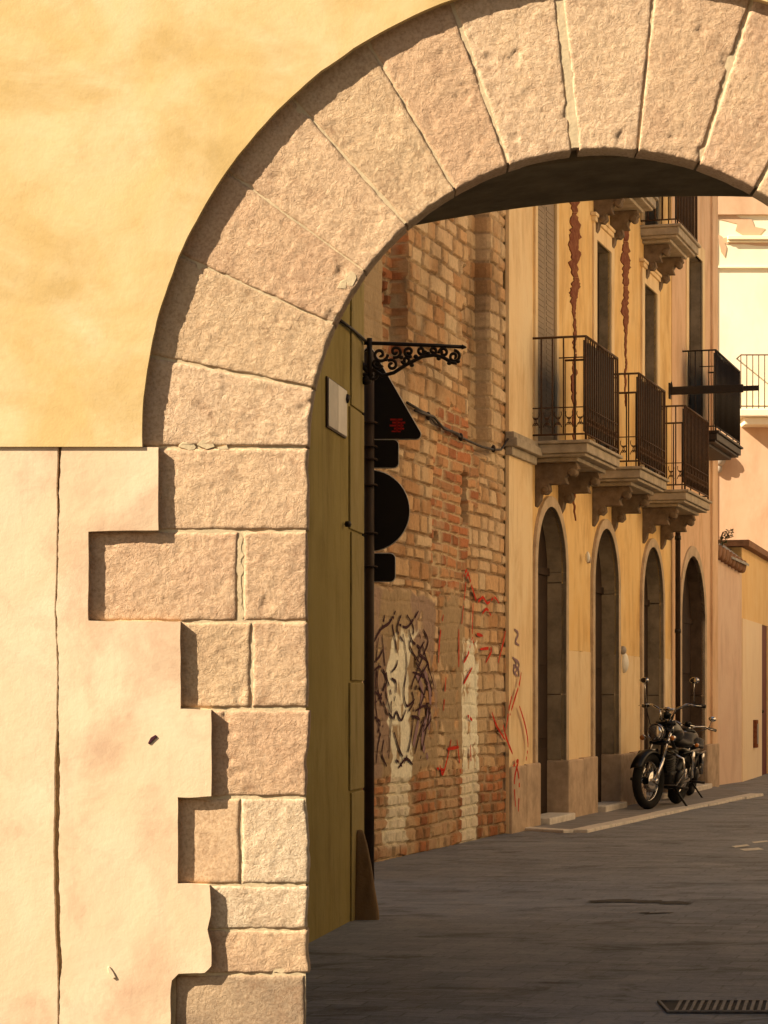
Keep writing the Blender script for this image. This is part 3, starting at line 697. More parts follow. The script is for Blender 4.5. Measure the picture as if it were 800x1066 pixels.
D_ = [[(388, 700), (396, 694), (402, 706), (398, 722), (391, 732)], [(418, 640), (414, 655), (420, 668)], [(424, 640), (431, 655), (427, 672), (437, 690)], [(441, 655), (446, 668), (440, 684)], [(401, 640), (398, 655)],
      [(433, 740), (444, 735), (449, 748), (441, 762)], [(415, 800), (423, 790), (430, 796)], [(388, 745), (396, 752), (393, 764)], [(437, 660), (448, 700), (452, 715)], [(395, 690), (393, 712), (398, 735)], [(426, 655), (430, 668), (438, 676), (434, 690)], [(430, 700), (440, 704), (446, 712)], [(428, 745), (436, 748), (442, 757)], [(400, 770), (398, 785), (403, 798)], [(412, 790), (419, 798)], [(446, 705), (450, 722), (446, 742)], [(389, 690), (395, 684), (399, 676)], [(390, 668), (397, 655), (406, 648), (412, 636)], [(394, 664), (392, 690), (391, 730), (396, 765)], [(398, 660), (402, 700), (408, 730), (405, 790)], [(412, 636), (409, 650), (412, 668), (414, 690), (408, 700)],
      [(416, 650), (424, 653), (432, 643), (436, 636)], [(408, 706), (413, 712), (411, 730)], [(420, 660), (424, 690), (421, 720), (424, 735), (432, 728)], [(440, 686), (434, 700), (429, 715), (431, 730), (425, 742)],
      [(446, 690), (438, 705), (432, 720)], [(405, 742), (410, 748), (413, 741), (418, 750), (423, 739)], [(431, 730), (430, 755), (426, 780), (421, 795)], [(443, 745), (437, 765), (432, 785)], [(449, 735), (444, 760), (438, 790)],
      [(391, 720), (398, 728), (404, 745)], [(403, 700), (402, 720), (407, 742)], [(442, 668), (437, 680), (446, 690), (447, 705)], [(399, 755), (394, 775), (392, 795)], [(410, 760), (416, 780), (421, 790)], [(437, 715), (445, 735), (441, 760)], [(433, 690), (444, 712), (436, 740)]]
m = MB()
for s_ in D_: ribbon(m, ST, s_, .0125)
m.build('graffiti', M['grafdark'], bw, label='dark purple graffiti scrawl', recalc=False)
Rd = [[(481, 650), (484, 620), (487, 598), (492, 612), (497, 626), (503, 622), (508, 628), (515, 622), (520, 628)], [(493, 628), (492, 660), (494, 672)], [(483, 600), (486, 594), (489, 600)], [(457, 690), (458, 665), (462, 640)], [(478, 655), (478, 700)], [(502, 640), (507, 634), (512, 642)],
      [(496, 660), (503, 662)], [(500, 676), (512, 676), (506, 690)], [(470, 770), (466, 790), (461, 806), (458, 795)], [(476, 770), (480, 805)], [(466, 780), (478, 778)], [(483, 690), (488, 680), (491, 665)], [(483, 712), (492, 695)], [(487, 745), (492, 750)], [(490, 775), (491, 800)],
      [(519, 690), (524, 670), (527, 655)], [(465, 700), (462, 740)], [(512, 740), (517, 755), (526, 770)], [(455, 800), (463, 802)]]
m = MB()
for s_ in Rd: ribbon(m, ST, s_, .015, .013)
m.build('graffiti', M['grafred'], bw, label='red graffiti strokes', recalc=False)
m = MB()
for s_ in [[(433, 700), (440, 720), (436, 745)], [(446, 740), (440, 770), (446, 790)], [(436, 750), (430, 780)], [(441, 695), (448, 720), (447, 760)]]: ribbon(m, ST, s_, .035, .010)
m.build('graffiti', M['grafpale'], bw, label='faded violet graffiti smears', recalc=False)
# cable looping over the wall
cb = thing('wall_cable', 'sagging black cable looped across the brick wall toward the first balcony', 'cable', ST.p(2.5, 0, 3.4))
def cpts(l, q): return [ST.p(*((lambda a: (a[0], q, a[1]))(ST.tz(x, y, q)))) for x, y in l]
m = MB(); m.tube(cpts([(424, 419), (436, 426), (446, 432), (454, 441), (466, 447), (478, 454), (490, 460), (502, 465), (514, 468), (522, 468), (526, 462), (529, 457)], .03), .011, 6)
m.tube(cpts([(432, 427), (440, 430), (452, 434), (462, 446), (478, 452)], .045), .012, 6); m.build('cable_run', M['iron'], cb)
m = MB(); 
for x, y in ((446, 433), (480, 455), (514, 467)): m.ell(cpts([(x, y)], .03)[0], (.022, .02, .035))
m.build_split('cable_clip', M['iron'], cb)

# ============================================================ HOUSES OF THE LEFT SIDE
def door_arch(t0, t1, ztop, rise, z0=0.0, n=18, grow=0.0):
    c, a = (t0 + t1) / 2, (t1 - t0) / 2 + grow; zs = ztop - rise
    return [(c - a, z0)] + [(c - a * math.cos(math.pi * i / n), zs + (rise + grow) * math.sin(math.pi * i / n)) for i in range(n + 1)] + [(c + a, z0)]
def rect(t0, t1, z0, z1): return [(t0, z0), (t1, z0), (t1, z1), (t0, z1)]
def ring_panel(mb, fr, outer, inner, q, depth):
    """a band between two open-bottomed outlines"""
    mb.panel(fr, outer + inner[::-1], [], q, depth)
def balcony(house, fr, t0, t1, pr, zt, rail=1.0, scroll=True, solid=False, corbels=True):
    """moulded slab, two scroll corbels, iron railing"""
    m = MB()
    for dz0, dz1, q_, e in ((-.03, 0, pr + .03, .03), (-.12, -.031, pr + .0, .0), (-.15, -.121, pr - .03, -.03), (-.19, -.151, pr - .12, -.12)):
        m.box(fr, t0 - e, t1 + e, -.05, q_, zt + dz0, zt + dz1)
    bl = m.build('balcony', M['slab'] if corbels else M['iron'], house, bevel=.008)
    for tc in (t0 + .28, t1 - .28) if corbels else ():
        pts = [(0, -.191), (pr - .16, -.191), (pr - .14, -.25), (pr - .19, -.30), (pr - .24, -.29), (pr - .27, -.34), (pr - .25, -.40), (.14, -.40), (.15, -.46), (.11, -.50), (.06, -.49), (.05, -.55), (.02, -.60), (0, -.62)]
        w_ = .062; a = [fr.p(tc - w_, q, zt + z) for q, z in pts]; b = [fr.p(tc + w_, q, zt + z) for q, z in pts]; n = len(pts)
        mm = MB(); mm.add(a + b, [tuple(range(n)), tuple(range(n, 2 * n))] + [(i, (i + 1) % n, n + (i + 1) % n, n + i) for i in range(n)])
        for qq, z_, r_ in ((pr - .20, -.285, .042), (.10, -.45, .032)):
            mm.lathe(fr.p(tc - w_ - .012, qq, zt + z_), fr.d, [(0, r_ * .6), (.004, r_), (2 * w_ + .02, r_), (2 * w_ + .024, r_ * .6)], 14)
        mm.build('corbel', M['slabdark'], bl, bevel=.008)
    m = MB(); z0, z1 = zt + .06, zt + rail; qo = pr - .02; b = .0085
    cor = [(t0 + .02, .0), (t0 + .02, qo), (t1 - .02, qo), (t1 - .02, .0)]
    for zz, hh in ((z0, .010), (z1, .012), (zt + rail * .80, .007)):
        for (a, c), (d_, e) in zip(cor, cor[1:]):
            if zz == zt + rail * .80: 
                if a != d_: continue
                c, e = (max(c, qo * .52), max(e, qo * .52))
            m.tube([fr.p(a, c, zz), fr.p(d_, e, zz)], hh, 6)
    for t_ in (t0 + .02, t1 - .02):
        for k in range(6): m.tube([fr.p(t_, qo * k / 5, zt if k == 5 else z0), fr.p(t_, qo * k / 5, z1)], b if k < 5 else .012, 6)
    n = int((t1 - t0) / .105)
    for k in range(1, n): m.tube([fr.p(t0 + .02 + (t1 - t0 - .04) * k / n, qo, z0), fr.p(t0 + .02 + (t1 - t0 - .04) * k / n, qo, z1)], b, 6)
    m.build('railing', M['ironold'] if not solid else M['iron'], bl)
    if scroll:
        m = MB()
        def sc(tq, inv, onside):
            base = []
            for i in range(22):
                f = i / 21; a = f * 4.2 * math.pi; s = .032 * abs(1 - 2 * f) + .006
                zc = z0 + .07 + .13 * f; base.append((tq + (s * math.cos(a) * (1 if inv else -1)), zc + s * math.sin(a)))
            return base
        for k in range(5):
            for s2 in (0, 1):
                pts = sc(qo * (k + .5) / 5, s2, True); m.tube([fr.p(t0 + .02, a, c) for a, c in pts], .0045, 5)
        for k in range(n):
            pts = sc(0, k % 2, False); tc = t0 + .02 + (t1 - t0 - .04) * (k + .5) / n; m.tube([fr.p(tc + a, qo, c) for a, c in pts], .0045, 4)
        m.tube([fr.p(t0 + .02, 0, z0 + .26), fr.p(t0 + .02, qo, z0 + .26), fr.p(t1 - .02, qo, z0 + .26)], .006, 5)
        m.build('railing_scrolls', M['ironold'], bl)
    # a plain boarded windbreak lashed inside the long side of the railing
    m = MB(); k = 0; tb = t0 + .06
    while tb < t1 - .12: m.box(fr, tb, tb + .105, qo - .035, qo - .022, z0 + .03, z1 - .03 - .01 * (k % 2)); tb += .112; k += 1
    m.build('screen_boards', M['iron'], bl)
    return bl
def french_window(house, fr, t0, t1, z0, z1, sur=.16, shut='shutter', hood=True, dq=0.0):
    m = MB(); ring_panel(m, fr, [(t0 - sur, z0), (t0 - sur, z1 + sur), (t1 + sur, z1 + sur), (t1 + sur, z0)], [(t0, z0), (t0, z1), (t1, z1), (t1, z0)], .025, .025)
    if hood:
        m.box(fr, t0 - sur - .04, t1 + sur + .04, 0, .05, z1 + sur, z1 + sur + .05); m.box(fr, t0 - sur - .09, t1 + sur + .09, 0, .065, z1 + sur + .051, z1 + sur + .085)
    wf = m.build('window', M['paleochre'], house, bevel=.005)
    m = MB(); m.box(fr, t0 - .04, t0, -.21, .0, z0, z1 + .04); m.box(fr, t1, t1 + .04, -.21, .0, z0, z1 + .04); m.box(fr, t0, t1, -.21, .0, z1, z1 + .04)
    m.build('reveal', M['reveal'], wf)
    m = MB()
    for a, b in ((t0, (t0 + t1) / 2 - .004), ((t0 + t1) / 2 + .004, t1)):
        m.box(fr, a, b, -.19 + dq, -.15 + dq, z0, z1)
        zz = z0 + .12
        while zz < z1 - .1: m.box(fr, a + .05, b - .05, -.15 + dq, -.145 + dq, zz, zz + .035); zz += .055
    m.build('shutter', M[shut], wf)
    return wf

HB = 8.5
yh = thing('ochre_house', 'tall ochre house with three iron balconies and arched stone doorways', 'house', ST.p(8, 0, 0))
doors = [(5.54, 6.85, 3.18, .62), (8.31, 9.65, 3.15, .66), (11.2, 12.55, 3.12, .66)]
wins = [(5.58, 6.44, 3.76, 6.28), (8.46, 9.26, 3.76, 6.28), (11.32, 12.17, 3.76, 6.28)]
uw = [(a, b, 6.96, 8.2) for a, b, _, _ in wins]
holes = [door_arch(a, b, zt, r) for a, b, zt, r in doors] + [rect(*x) for x in wins] + [rect(*x) for x in uw]
# the wall outline takes the door openings from its foot
def facade(fr, t0, t1, z1, doors, rects, q=0.0, depth=.02):
    o = [(t0, -.05)]
    for a, b, zt, r in doors: o += door_arch(a, b, zt, r, -.05)
    o += [(t1, -.05), (t1, z1), (t0, z1)]
    mb = MB(); mb.panel(fr, o, [rect(*x) for x in rects], q, depth); return mb
def split_wall(fr, t0, t1, zlo, zhi, doors, rects, q=0.0):
    o = [(t0, zlo)]
    for a, b, zt, r in doors:
        if zlo < zt - r: o += door_arch(a, b, zt, r, zlo)
    o += [(t1, zlo), (t1, zhi), (t0, zhi)]
    mb = MB(); mb.panel(fr, o, [rect(*x) for x in rects], q, .02); return mb
split_wall(ST, 4.36, 13.30, 1.76, HB, doors, wins + uw).build('wall', M['ochre'], yh)
# lower, paler repaired dado between the doors
dz = MB(); zs = 1.76
edges = [4.36] + [x for a, b, _, _ in doors for x in (a, b)] + [13.30]
for i in range(0, len(edges), 2):
    a, b = edges[i], edges[i + 1]; dz.panel(ST, wig([(a, -.05), (b, -.05)], 0, 1) + wig([(b, zs), (a, zs)], .012, 5 + i, .08)[0:], [], .004, .03)
dz.build_split('dado', M['paleochre'], yh)
m = MB(); m.panel(ST, [(4.34, -.05), (5.30, -.05), (5.30, HB), (4.34, HB)], [], .035, .035); m.build('corner_pilaster', M['paleochre'], yh, bevel=.006)
m = MB(); m.box(ST, 4.33, 5.34, .0, .07, 3.52, 3.60); m.box(ST, 4.31, 5.36, .0, .12, 3.601, 3.68); m.box(ST, 4.33, 5.34, 0, .085, 3.681, 3.74); m.build('string_course', M['slab'], yh, bevel=.008)
m = MB()
for i in range(0, len(edges), 2):
    a, b = edges[i] - .02, edges[i + 1]
    a2 = a if i == 0 else a + .0; n = max(1, round((b - a) / .75))
    for k in range(n): m.box(ST, a + (b - a) * k / n + .004, a + (b - a) * (k + 1) / n - .004, -.19, .065, -.05, .62 + .01 * (k % 2))
m.build_split('plinth_block', M['plinth'], yh, bevel=.015)
def doorway(house, fr, a, b, zt, r, mat='door', sur=.11, rev='reveal'):
    m = MB(); ring_panel(m, fr, door_arch(a, b, zt, r, .60, grow=sur), door_arch(a, b, zt, r, .60), .035, .04); s_ = m.build('door_surround', M['surround'], house, bevel=.006)
    m = MB(); pts = door_arch(a, b, zt, r, -.05); n = len(pts)
    # jamb blocks: the reveal is cut in courses
    zc = [-.05, .62, 1.30, 2.45, zt - r]
    for tj, dt in ((a, -1), (b, 1)):
        for z0, z1 in zip(zc, zc[1:]): m.box(fr, tj, tj + dt * .05, -.22, .002 + .03, z0 + .004, z1 - .004)
    arc = [p for p in pts if p[1] > zt - r - 1e-6]
    m.add([fr.p(x, q, z) for q in (.03, -.22) for x, z in arc], [(i, i + 1, len(arc) + i + 1, len(arc) + i) for i in range(len(arc) - 1)])
    m.build('jamb', M[rev], s_, bevel=.004)
    m = MB(); m.panel(fr, door_arch(a - .02, b + .02, zt + .02, r, -.05), [], -.17, .03)
    d_ = m.build('door', M[mat], house)
    m = MB(); c = (a + b) / 2
    for x0, x1 in ((a + .05, c - .03), (c + .03, b - .05)):
        for z0, z1 in ((.15, .75), (.85, 1.5), (1.6, 2.3)): m.box(fr, x0 + .06, x1 - .06, -.17, -.155, z0, z1)
    m.box(fr, c - .02, c + .02, -.17, -.14, 0, zt - .02); m.box(fr, a, b, -.17, -.145, zt - r - .04, zt - r + .04)
    m.build('door_panel', M[mat], d_, bevel=.004)
    m = MB(); m.box(fr, a + .06, b - .06, -.15, .14, -.02, .085); m.build('doorstep', M['kerb'], house, bevel=.012)
for a in doors: doorway(yh, ST, *a)
for (a, b, z0, z1), sh in zip(wins, ('shutter', 'door', 'door')): french_window(yh, ST, a, b, z0, z1, .17 if a > 6 else .10, shut=sh, dq=.145 if a < 6 else .03)
for a, b, z0, z1 in uw: french_window(yh, ST, a, b, z0, z1, .14)
balcony(yh, ST, 5.33, 6.94, .57, 3.75, 1.0)
balcony(yh, ST, 8.08, 9.71, .57, 3.75, 1.0)
balcony(yh, ST, 11.05, 12.84, .57, 3.75, 1.0)
for a, b in ((5.35, 6.7), (8.15, 9.62), (11.14, 12.6)): balcony(yh, ST, a, b, .465, 6.94, 1.0, scroll=False)
# rusty scars where render has come away in long hanging strips
def scar(fr, px0, y0, y1, wf, house, seed, q=.012):
    """a run of ragged flakes missing from the render"""
    rs = random.Random(seed); y = y0; mb = MB()
    while y < y1:
        h = rs.uniform(35, 80); n = 26; L, Rr = [], []
        for i in range(n + 1):
            f = i / n; w_ = wf((y + h * f)) * (math.sin(math.pi * min(max(f, .03), .97)) ** .25)
            o = (float(fbm(np.array((y + h * f) / 9), np.array(1.), seed, 4)) - .5) * 4; k = [(float(fbm(np.array((y + h * f) / 3.1), np.array(s_), seed, 3, .7)) - .5) * 2 for s_ in (4., 9.)]
            L.append(fr.tz(px0 + o - w_ * (1 + k[0] * .9), y + h * f, q)); Rr.append(fr.tz(px0 + o + w_ * (1 + k[1] * .9), y + h * f, q))
        mb.panel(fr, L + Rr[::-1], [], q, .012); y += h + rs.choice((.3, .3, 1.2))
    return mb.build('rust_scar', M['stain'], house)
scar(ST, 599, 175, 500, lambda y: float(np.interp(y, [175, 240, 300, 318, 345, 400, 480], [3.6, 4.6, 4.4, 2.0, 1.3, 2.0, .5])), yh, 4)
scar(ST, 652.5, 195, 420, lambda y: float(np.interp(y, [195, 260, 330, 345, 410], [2.8, 3.7, 3.0, 1.2, .5])), yh, 9)
m = MB(); m.box(ST, 4.36, 13.29, -8, -.23, -.05, HB - .01); m.build('house_core', M['core'], yh)
m = MB(); m.box(ST, 4.30, 13.3, -8, .18, HB, HB + .16); m.build('eaves', M['tilecap'], yh)
# spray on the pilaster
m = MB()
for s_ in [[(531, 745), (537, 725), (541, 712), (543, 700)], [(524, 755), (528, 770), (534, 785)], [(541, 735), (547, 755), (550, 775), (548, 792)], [(535, 798), (540, 792), (536, 812), (537, 840)], [(538, 796), (541, 815), (540, 845)], [(527, 760), (530, 740), (533, 725)]]: ribbon(m, ST, s_, .019, .068)
m.build('graffiti', M['grafred'], yh, label='red spray strokes on the corner pilaster', recalc=False)
m = MB()
for s_ in [[(534, 684), (538, 690), (535, 698), (539, 704)], [(537, 686), (541, 692), (537, 700)], [(535, 692), (540, 697), (541, 705)], [(536, 655), (540, 660), (537, 668), (541, 672)]]: ribbon(m, ST, s_, .016, .042, False)
m.build_split('graffiti', M['grafpale'], yh)

# small fittings on the ochre house
def fit(px, py, q): t, z = ST.tz(px, py, q); return ST.p(t, q, z)
wl = thing('wall_lamp', 'small white bulkhead lamp on the wall between first and second doorways', 'wall lamp', fit(612, 580, 0))
m = MB(); m.lathe(fit(612, 583, 0), ST.n, [(0, .035), (.03, .035), (.035, .03)], 14); m.build('base', M['plinth'], wl)
m = MB(); m.ell(fit(612, 580, .07), (.026, .035, .06)); m.build('globe', M['enamel'], wl)
hn = thing('number_plate', 'oval white enamel plate right of the second doorway', 'door plate', fit(650, 689, 0))
m = MB(); c = fit(650, 690, .012); rot = Matrix((ST.d, ST.n, Vector((0, 0, 1)))).transposed()
m.ell(c, (.085, .055, .12), rot); m.build('oval_plate', M['enamel'], hn)
m = MB(); m.ell(fit(649, 677, .03), (.05, .04, .05), rot); m.build('plate_holder', M['tileshade'], hn)

# ============================================================ PEACH HOUSE
ph = thing('peach_house', 'peach house beside the ochre one with a higher dark balcony over its arched door', 'house', ST.p(15, 0, 0))
d4 = (13.93, 15.85, 3.18, .85); w4 = (14.55, 15.7, 4.81, 7.3)
m = facade(ST, 13.30, 16.9, 8.8, [d4], [w4], .01, .03); m.build('wall', M['peach'], ph)
m = MB(); m.box(ST, 13.30, 16.9, -8, -.23, -.05, 8.8); m.build('house_core', M['core'], ph)
m = MB(); m.box(ST, 16.45, 16.93, -.3, .045, -.05, 8.75); m.build('corner_pilaster', M['peach'], ph, bevel=.01)
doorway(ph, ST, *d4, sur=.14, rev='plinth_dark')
french_window(ph, ST, *w4, sur=.2, shut='door', hood=False)
balcony(ph, ST, 14.07, 16.26, .47, 4.78, 1.06, scroll=False, solid=True, corbels=False)
m = MB()
for a, b in ((13.32, 13.93), (15.85, 16.9)): m.box(ST, a, b, -.19, .07, -.05, .62)
m.build_split('plinth_block', M['plinth'], ph, bevel=.015)
m = MB(); m.box(ST, 13.3, 17.1, -8, .2, 8.8, 8.95); m.build('eaves', M['tilecap'], ph)
dp = thing('downpipe', 'dark brown rainwater pipe running down where the ochre and peach houses meet', 'downpipe', ST.p(13.27, .06, 0))
m = MB(); m.tube([ST.p(13.27, .09, .05), ST.p(13.27, .09, 3.55)], .034, 10); m.build('pipe', M['door'], dp)
m = MB()
for z in (.8, 2.1, 3.3): m.lathe(ST.p(13.27, .09, z), (0, 0, 1), [(0, .041), (.05, .041)], 12)
m.build_split('pipe_clip', M['iron'], dp)
# projecting iron arm
t_, z_ = ST.tz(697, 407, 0)
fb = thing('iron_arm', 'dark iron arm jutting over the street between the third and fourth balconies', 'wall bracket', ST.p(t_, 0, z_))
m = MB(); m.box(ST, t_ - .03, t_ + .03, 0, .95, z_ - .05, z_ + .05); m.build('arm', M['iron'], fb, bevel=.006)
m = MB(); m.box(ST, t_ - .02, t_ + .02, .951, 1.15, z_ - .035, z_ + .03); m.build('arm_tip', M['iron'], fb, bevel=.006)
m = MB(); m.tube([ST.p(t_, .03, z_ + .05), ST.p(t_, .03, z_ + .12)], [.02, .006], 8); m.box(ST, t_ - .05, t_ + .05, 0, .02, z_ - .1, z_ + .1); m.build('wall_fixing', M['iron'], fb)

# ============================================================ FAR END
LW = Frame((4.80, 34.75), (5.41 - 4.80, 36.3 - 34.75)); L_ = math.hypot(.61, 1.55)
lw = thing('low_wall', 'dusty pink low wall topped by roof tiles beyond the peach house', 'wall', LW.p(.8, 0, 0))
m = MB(); m.panel(LW, [(-.35, -.05), (L_, -.05), (L_, 3.22), (-.35, 3.38)], [], 0, .3, back=True); m.build('wall', M['lowwall'], lw)
m = MB(); k = 0
for i in range(9):
    a = -.3 + i * .22; za = 3.38 - .09 * (a + .35)
    m.lathe(LW.p(a, .10, za + .02), LW.n * -1 + Vector((0, 0, .18)), [(0, .085), (.02, .10), (.5, .09), (.52, .06)], 10)
m.build('cap_tiles', M['tilecap'], lw)
m = MB(); m.add([LW.p(.55, .12, 3.34), LW.p(1.55, .14, 3.28), LW.p(1.62, -.3, 3.62), LW.p(.5, -.3, 3.50), LW.p(.55, .12, 3.31), LW.p(1.55, .14, 3.25), LW.p(1.62, -.3, 3.59), LW.p(.5, -.3, 3.47)], [(0, 1, 2, 3), (4, 5, 6, 7), (0, 1, 5, 4), (1, 2, 6, 5), (2, 3, 7, 6), (3, 0, 4, 7)])
m.build('roof_sheet', M['rubble'], lw)
pt = thing('roof_plant', 'scruffy green plant growing on top of the low pink wall', 'plant', LW.p(.25, -.05, 3.40))
m = MB(); stm = MB()
for i in range(16):
    a = random.uniform(0, 6.28); L = random.uniform(.15, .42); b0 = LW.p(.25 + random.uniform(-.12, .2), -.05, 3.40)
    p1 = b0 + Vector((math.cos(a) * L * .4, math.sin(a) * L * .4, L * .8)); p2 = p1 + Vector((math.cos(a) * L * .5, math.sin(a) * L * .5, random.uniform(-.08, .05)))
    stm.tube([b0, p1, p2], .006, 5)
    for k in range(7):
        f = random.random(); c = p1.lerp(p2, f) if f > .3 else b0.lerp(p1, .5 + f); dr = Vector((random.uniform(-1, 1), random.uniform(-1, 1), random.uniform(-.3, .8))).normalized(); l = random.uniform(.04, .08)
        sd = dr.cross(Vector((0, 0, 1))).normalized() * l * .3; m.add([c, c + dr * l * .5 + sd, c + dr * l, c + dr * l * .5 - sd], [(0, 1, 2, 3)])
m.build('leaves', M['leaf'], pt, recalc=False); stm.build('stems', M['guard'], pt)

OR = Frame((5.41, 36.3), (6.52 - 5.41, 40.6 - 36.3)); 
oh2 = thing('orange_house', 'low orange rendered house with a dark red door at the right edge of the street', 'house', OR.p(2, 0, 0))
td0, zd = OR.tz(793, 652); td0 = OR.t(793)
zd = HC - (650 - CY) / F * OR.p(td0, 0, 0).y
m = MB(); m.panel(OR, [(0, -.05), (td0, -.05), (td0, zd), (td0 + 1.1, zd), (td0 + 1.1, -.05), (7.9, -.05), (7.9, 3.62), (0, 3.55)], [], 0, .25)
m.add([OR.p(0, 0, -.05), OR.p(0, -5, -.05), OR.p(0, -5, 3.55), OR.p(0, 0, 3.55)], [(0, 1, 2, 3)]); m.build('wall', M['orange'], oh2)
m = MB(); m.panel(OR, [(.01, -.05), (td0 - .01, -.05), (td0 - .01, zd), (.01, zd)], [], .012, .012); m.build('lower_render', M['sunnycream'], oh2)
m = MB(); m.box(OR, td0 + .003, td0 + 1.097, -.2, -.02, 0, zd - .003); dr = m.build('door', M['reddoor'], oh2)
m = MB(); m.ell(OR.p(td0 + .15, -.0, 1.05), (.03, .03, .03)); m.build('handle', M['iron'], dr)
m = MB(); m.box(OR, -.05, 8, -4, .12, 3.56, 3.66); m.build('roof', M['tilecap'], oh2, bevel=.01)
tm, zm = OR.tz(784.5, 764, 0)
mbx = thing('meter_box', 'small rusty meter box low on the orange house wall', 'meter box', OR.p(tm, 0, zm - .2))
m = MB(); m.box(OR, tm - .13, tm + .13, 0, .07, zm - .22, zm + .22); m.build('casing', M['stain'], mbx, bevel=.01)
m = MB(); m.box(OR, tm - .10, tm + .10, .071, .08, zm - .16, zm + .16); m.build('hatch', M['tileshade'], mbx, bevel=.004)

# big cream building closing the street
FD = Frame((5.9, 44), (1, 0))
db = thing('cream_building', 'large sunlit cream building closing the end of the street', 'building', FD.p(3, 0, 0))
def dz_(px, py, q=0): return FD.tz(px, py, q)
zb_ = dz_(770, 437)[1]
m = MB(); m.panel(FD, rect(-6, 10, -.05, zb_ - .1), [], 0, .2); m.build('lower_wall', M['rose'], db)
m = MB(); m.panel(FD, rect(-6, 10, zb_ - .1, 13), [], 0, .2); m.build('upper_wall', M['cream'], db)
m = MB(); m.box(FD, -6, 10, -6, -.2, -.05, 12.9); m.build('building_core', M['core'], db)
t0p, _ = dz_(728, 300, .08); t1p, _ = dz_(741, 300, .08)
m = MB(); m.box(FD, t0p, t1p, 0, .08, -.05, 13); zc_ = dz_(740, 224)[1]; m.box(FD, t1p, 10, 0, .06, zc_, 13); m.build('pilaster', M['rose'], db, bevel=.01)  # left band's rose colour stands for shade on the building's corner
m = MB()
for pya, pyb, q in ((246, 250, .10), (250.5, 252.5, .05), (277, 279.5, .05)):
    za, zb2 = dz_(742, pyb)[1], dz_(742, pya)[1]; m.box(FD, t1p + (.3 if pya < 260 else 0), 10, 0, q, za, zb2)
m.build('moulding', M['cream'], db, bevel=.01)
m = MB()
m.panel(FD, wig([dz_(*p) for p in [(744, 224), (762, 222), (772, 227), (783, 228), (786, 236), (797, 238), (790, 246), (795, 255), (788, 250), (776, 246), (766, 240), (768, 233), (757, 230), (748, 228)]], .03, 5, .15), [], .012, .012)
m.panel(FD, wig([dz_(*p) for p in [(747, 243), (752, 246), (757, 258), (755, 268), (751, 262), (749, 252)]], .02, 6, .15), [], .012, .012)
m.panel(FD, wig([dz_(*p) for p in [(749, 250), (756, 247), (780, 248), (800, 248), (800, 256), (775, 254), (757, 254)]], .02, 6, .15), [], .013, .013)
m.build('painted_shadow', M['rose'], db)  # cast shadow shapes put in as thin rose patches
# its balcony
tb0, _ = dz_(770, 430, .5); m = MB()
m.box(FD, tb0, tb0 + 3.2, 0, .55, zb_ + .0, zb_ + .14); m.box(FD, tb0 + .1, tb0 + 3.1, 0, .45, zb_ - .14, zb_ - .001)
bl = m.build('balcony', M['cream'], db, bevel=.02)
m = MB(); z0, z1 = zb_ + .14, zb_ + 1.12
for zz in (z0 + .05, z1): m.tube([FD.p(tb0 + .03, 0, zz), FD.p(tb0 + .03, .5, zz), FD.p(tb0 + 3.17, .5, zz), FD.p(tb0 + 3.17, 0, zz)], .014, 6)
for k in range(30): m.tube([FD.p(tb0 + .03 + k * .108, .5, z0), FD.p(tb0 + .03 + k * .108, .5, z1)], .010, 5)
m.build('railing', M['ironold'], bl)
wt = (tb0 + 1.2, tb0 + 2.2)
m = MB(); m.box(FD, wt[0], wt[1], .001, .03, zb_ + .14, zb_ + 2.5); m.build('window', M['shutter'], db)
# small stucco bracket under the dark balcony seen against the pink wall
sc_ = thing('stucco_bracket', 'small pale scrolled stone bracket on the cream building under its balcony', 'bracket', FD.p(dz_(747, 480)[0], 0, dz_(747, 480)[1]))
tc, zc = dz_(748, 478)
m = MB(); m.ell(FD.p(tc, .09, zc + .12), (.16, .12, .10)); m.ell(FD.p(tc + .02, .07, zc - .02), (.11, .10, .12)); m.ell(FD.p(tc, .04, zc - .17), (.07, .07, .10)); m.build('scroll', M['slab'], sc_)

# unseen rear block added to shade the foot of the cream building
rb = thing('rear_shade_block', 'unseen rendered block added behind the orange house to shade the cream building', 'house', (0, 40, 0))
m = MB(); m.box(WORLD, -9, 3.3, -43.5, -36.2, -.05, 4.6); m.build('wall', M['peach'], rb)

# unseen house added behind the camera to keep sky light off the arch wall
PQ = Frame((4, -9), (-1, 0))
pq = thing('sky_block_house', 'plain ochre house added unseen behind the viewer to block sky light', 'house', (8, -9, 0))
qw = [(t, t + 1.1, z, z + h) for t in (-22, -18, -14, -10, -6, -2, 2, 6) for z, h in ((1, 1.7), (4.4, 2), (7.6, 1.8))]
m = MB(); m.panel(PQ, rect(-26, 11, -.05, 11), [rect(*x) for x in qw], 0, .25); m.build('wall', M['ochre'], pq)
m = MB(); m.box(PQ, -26, 11, -6, -.25, -.05, 11); m.build('house_core', M['core'], pq)
for x in qw: m = MB(); m.box(PQ, x[0], x[1], -.2, -.14, x[2], x[3]); m.build('shutter', M['shutter'], pq)
m = MB(); m.box(PQ, -26.2, 11.2, -6, .35, 11, 11.2); m.build('eaves', M['tilecap'], pq)

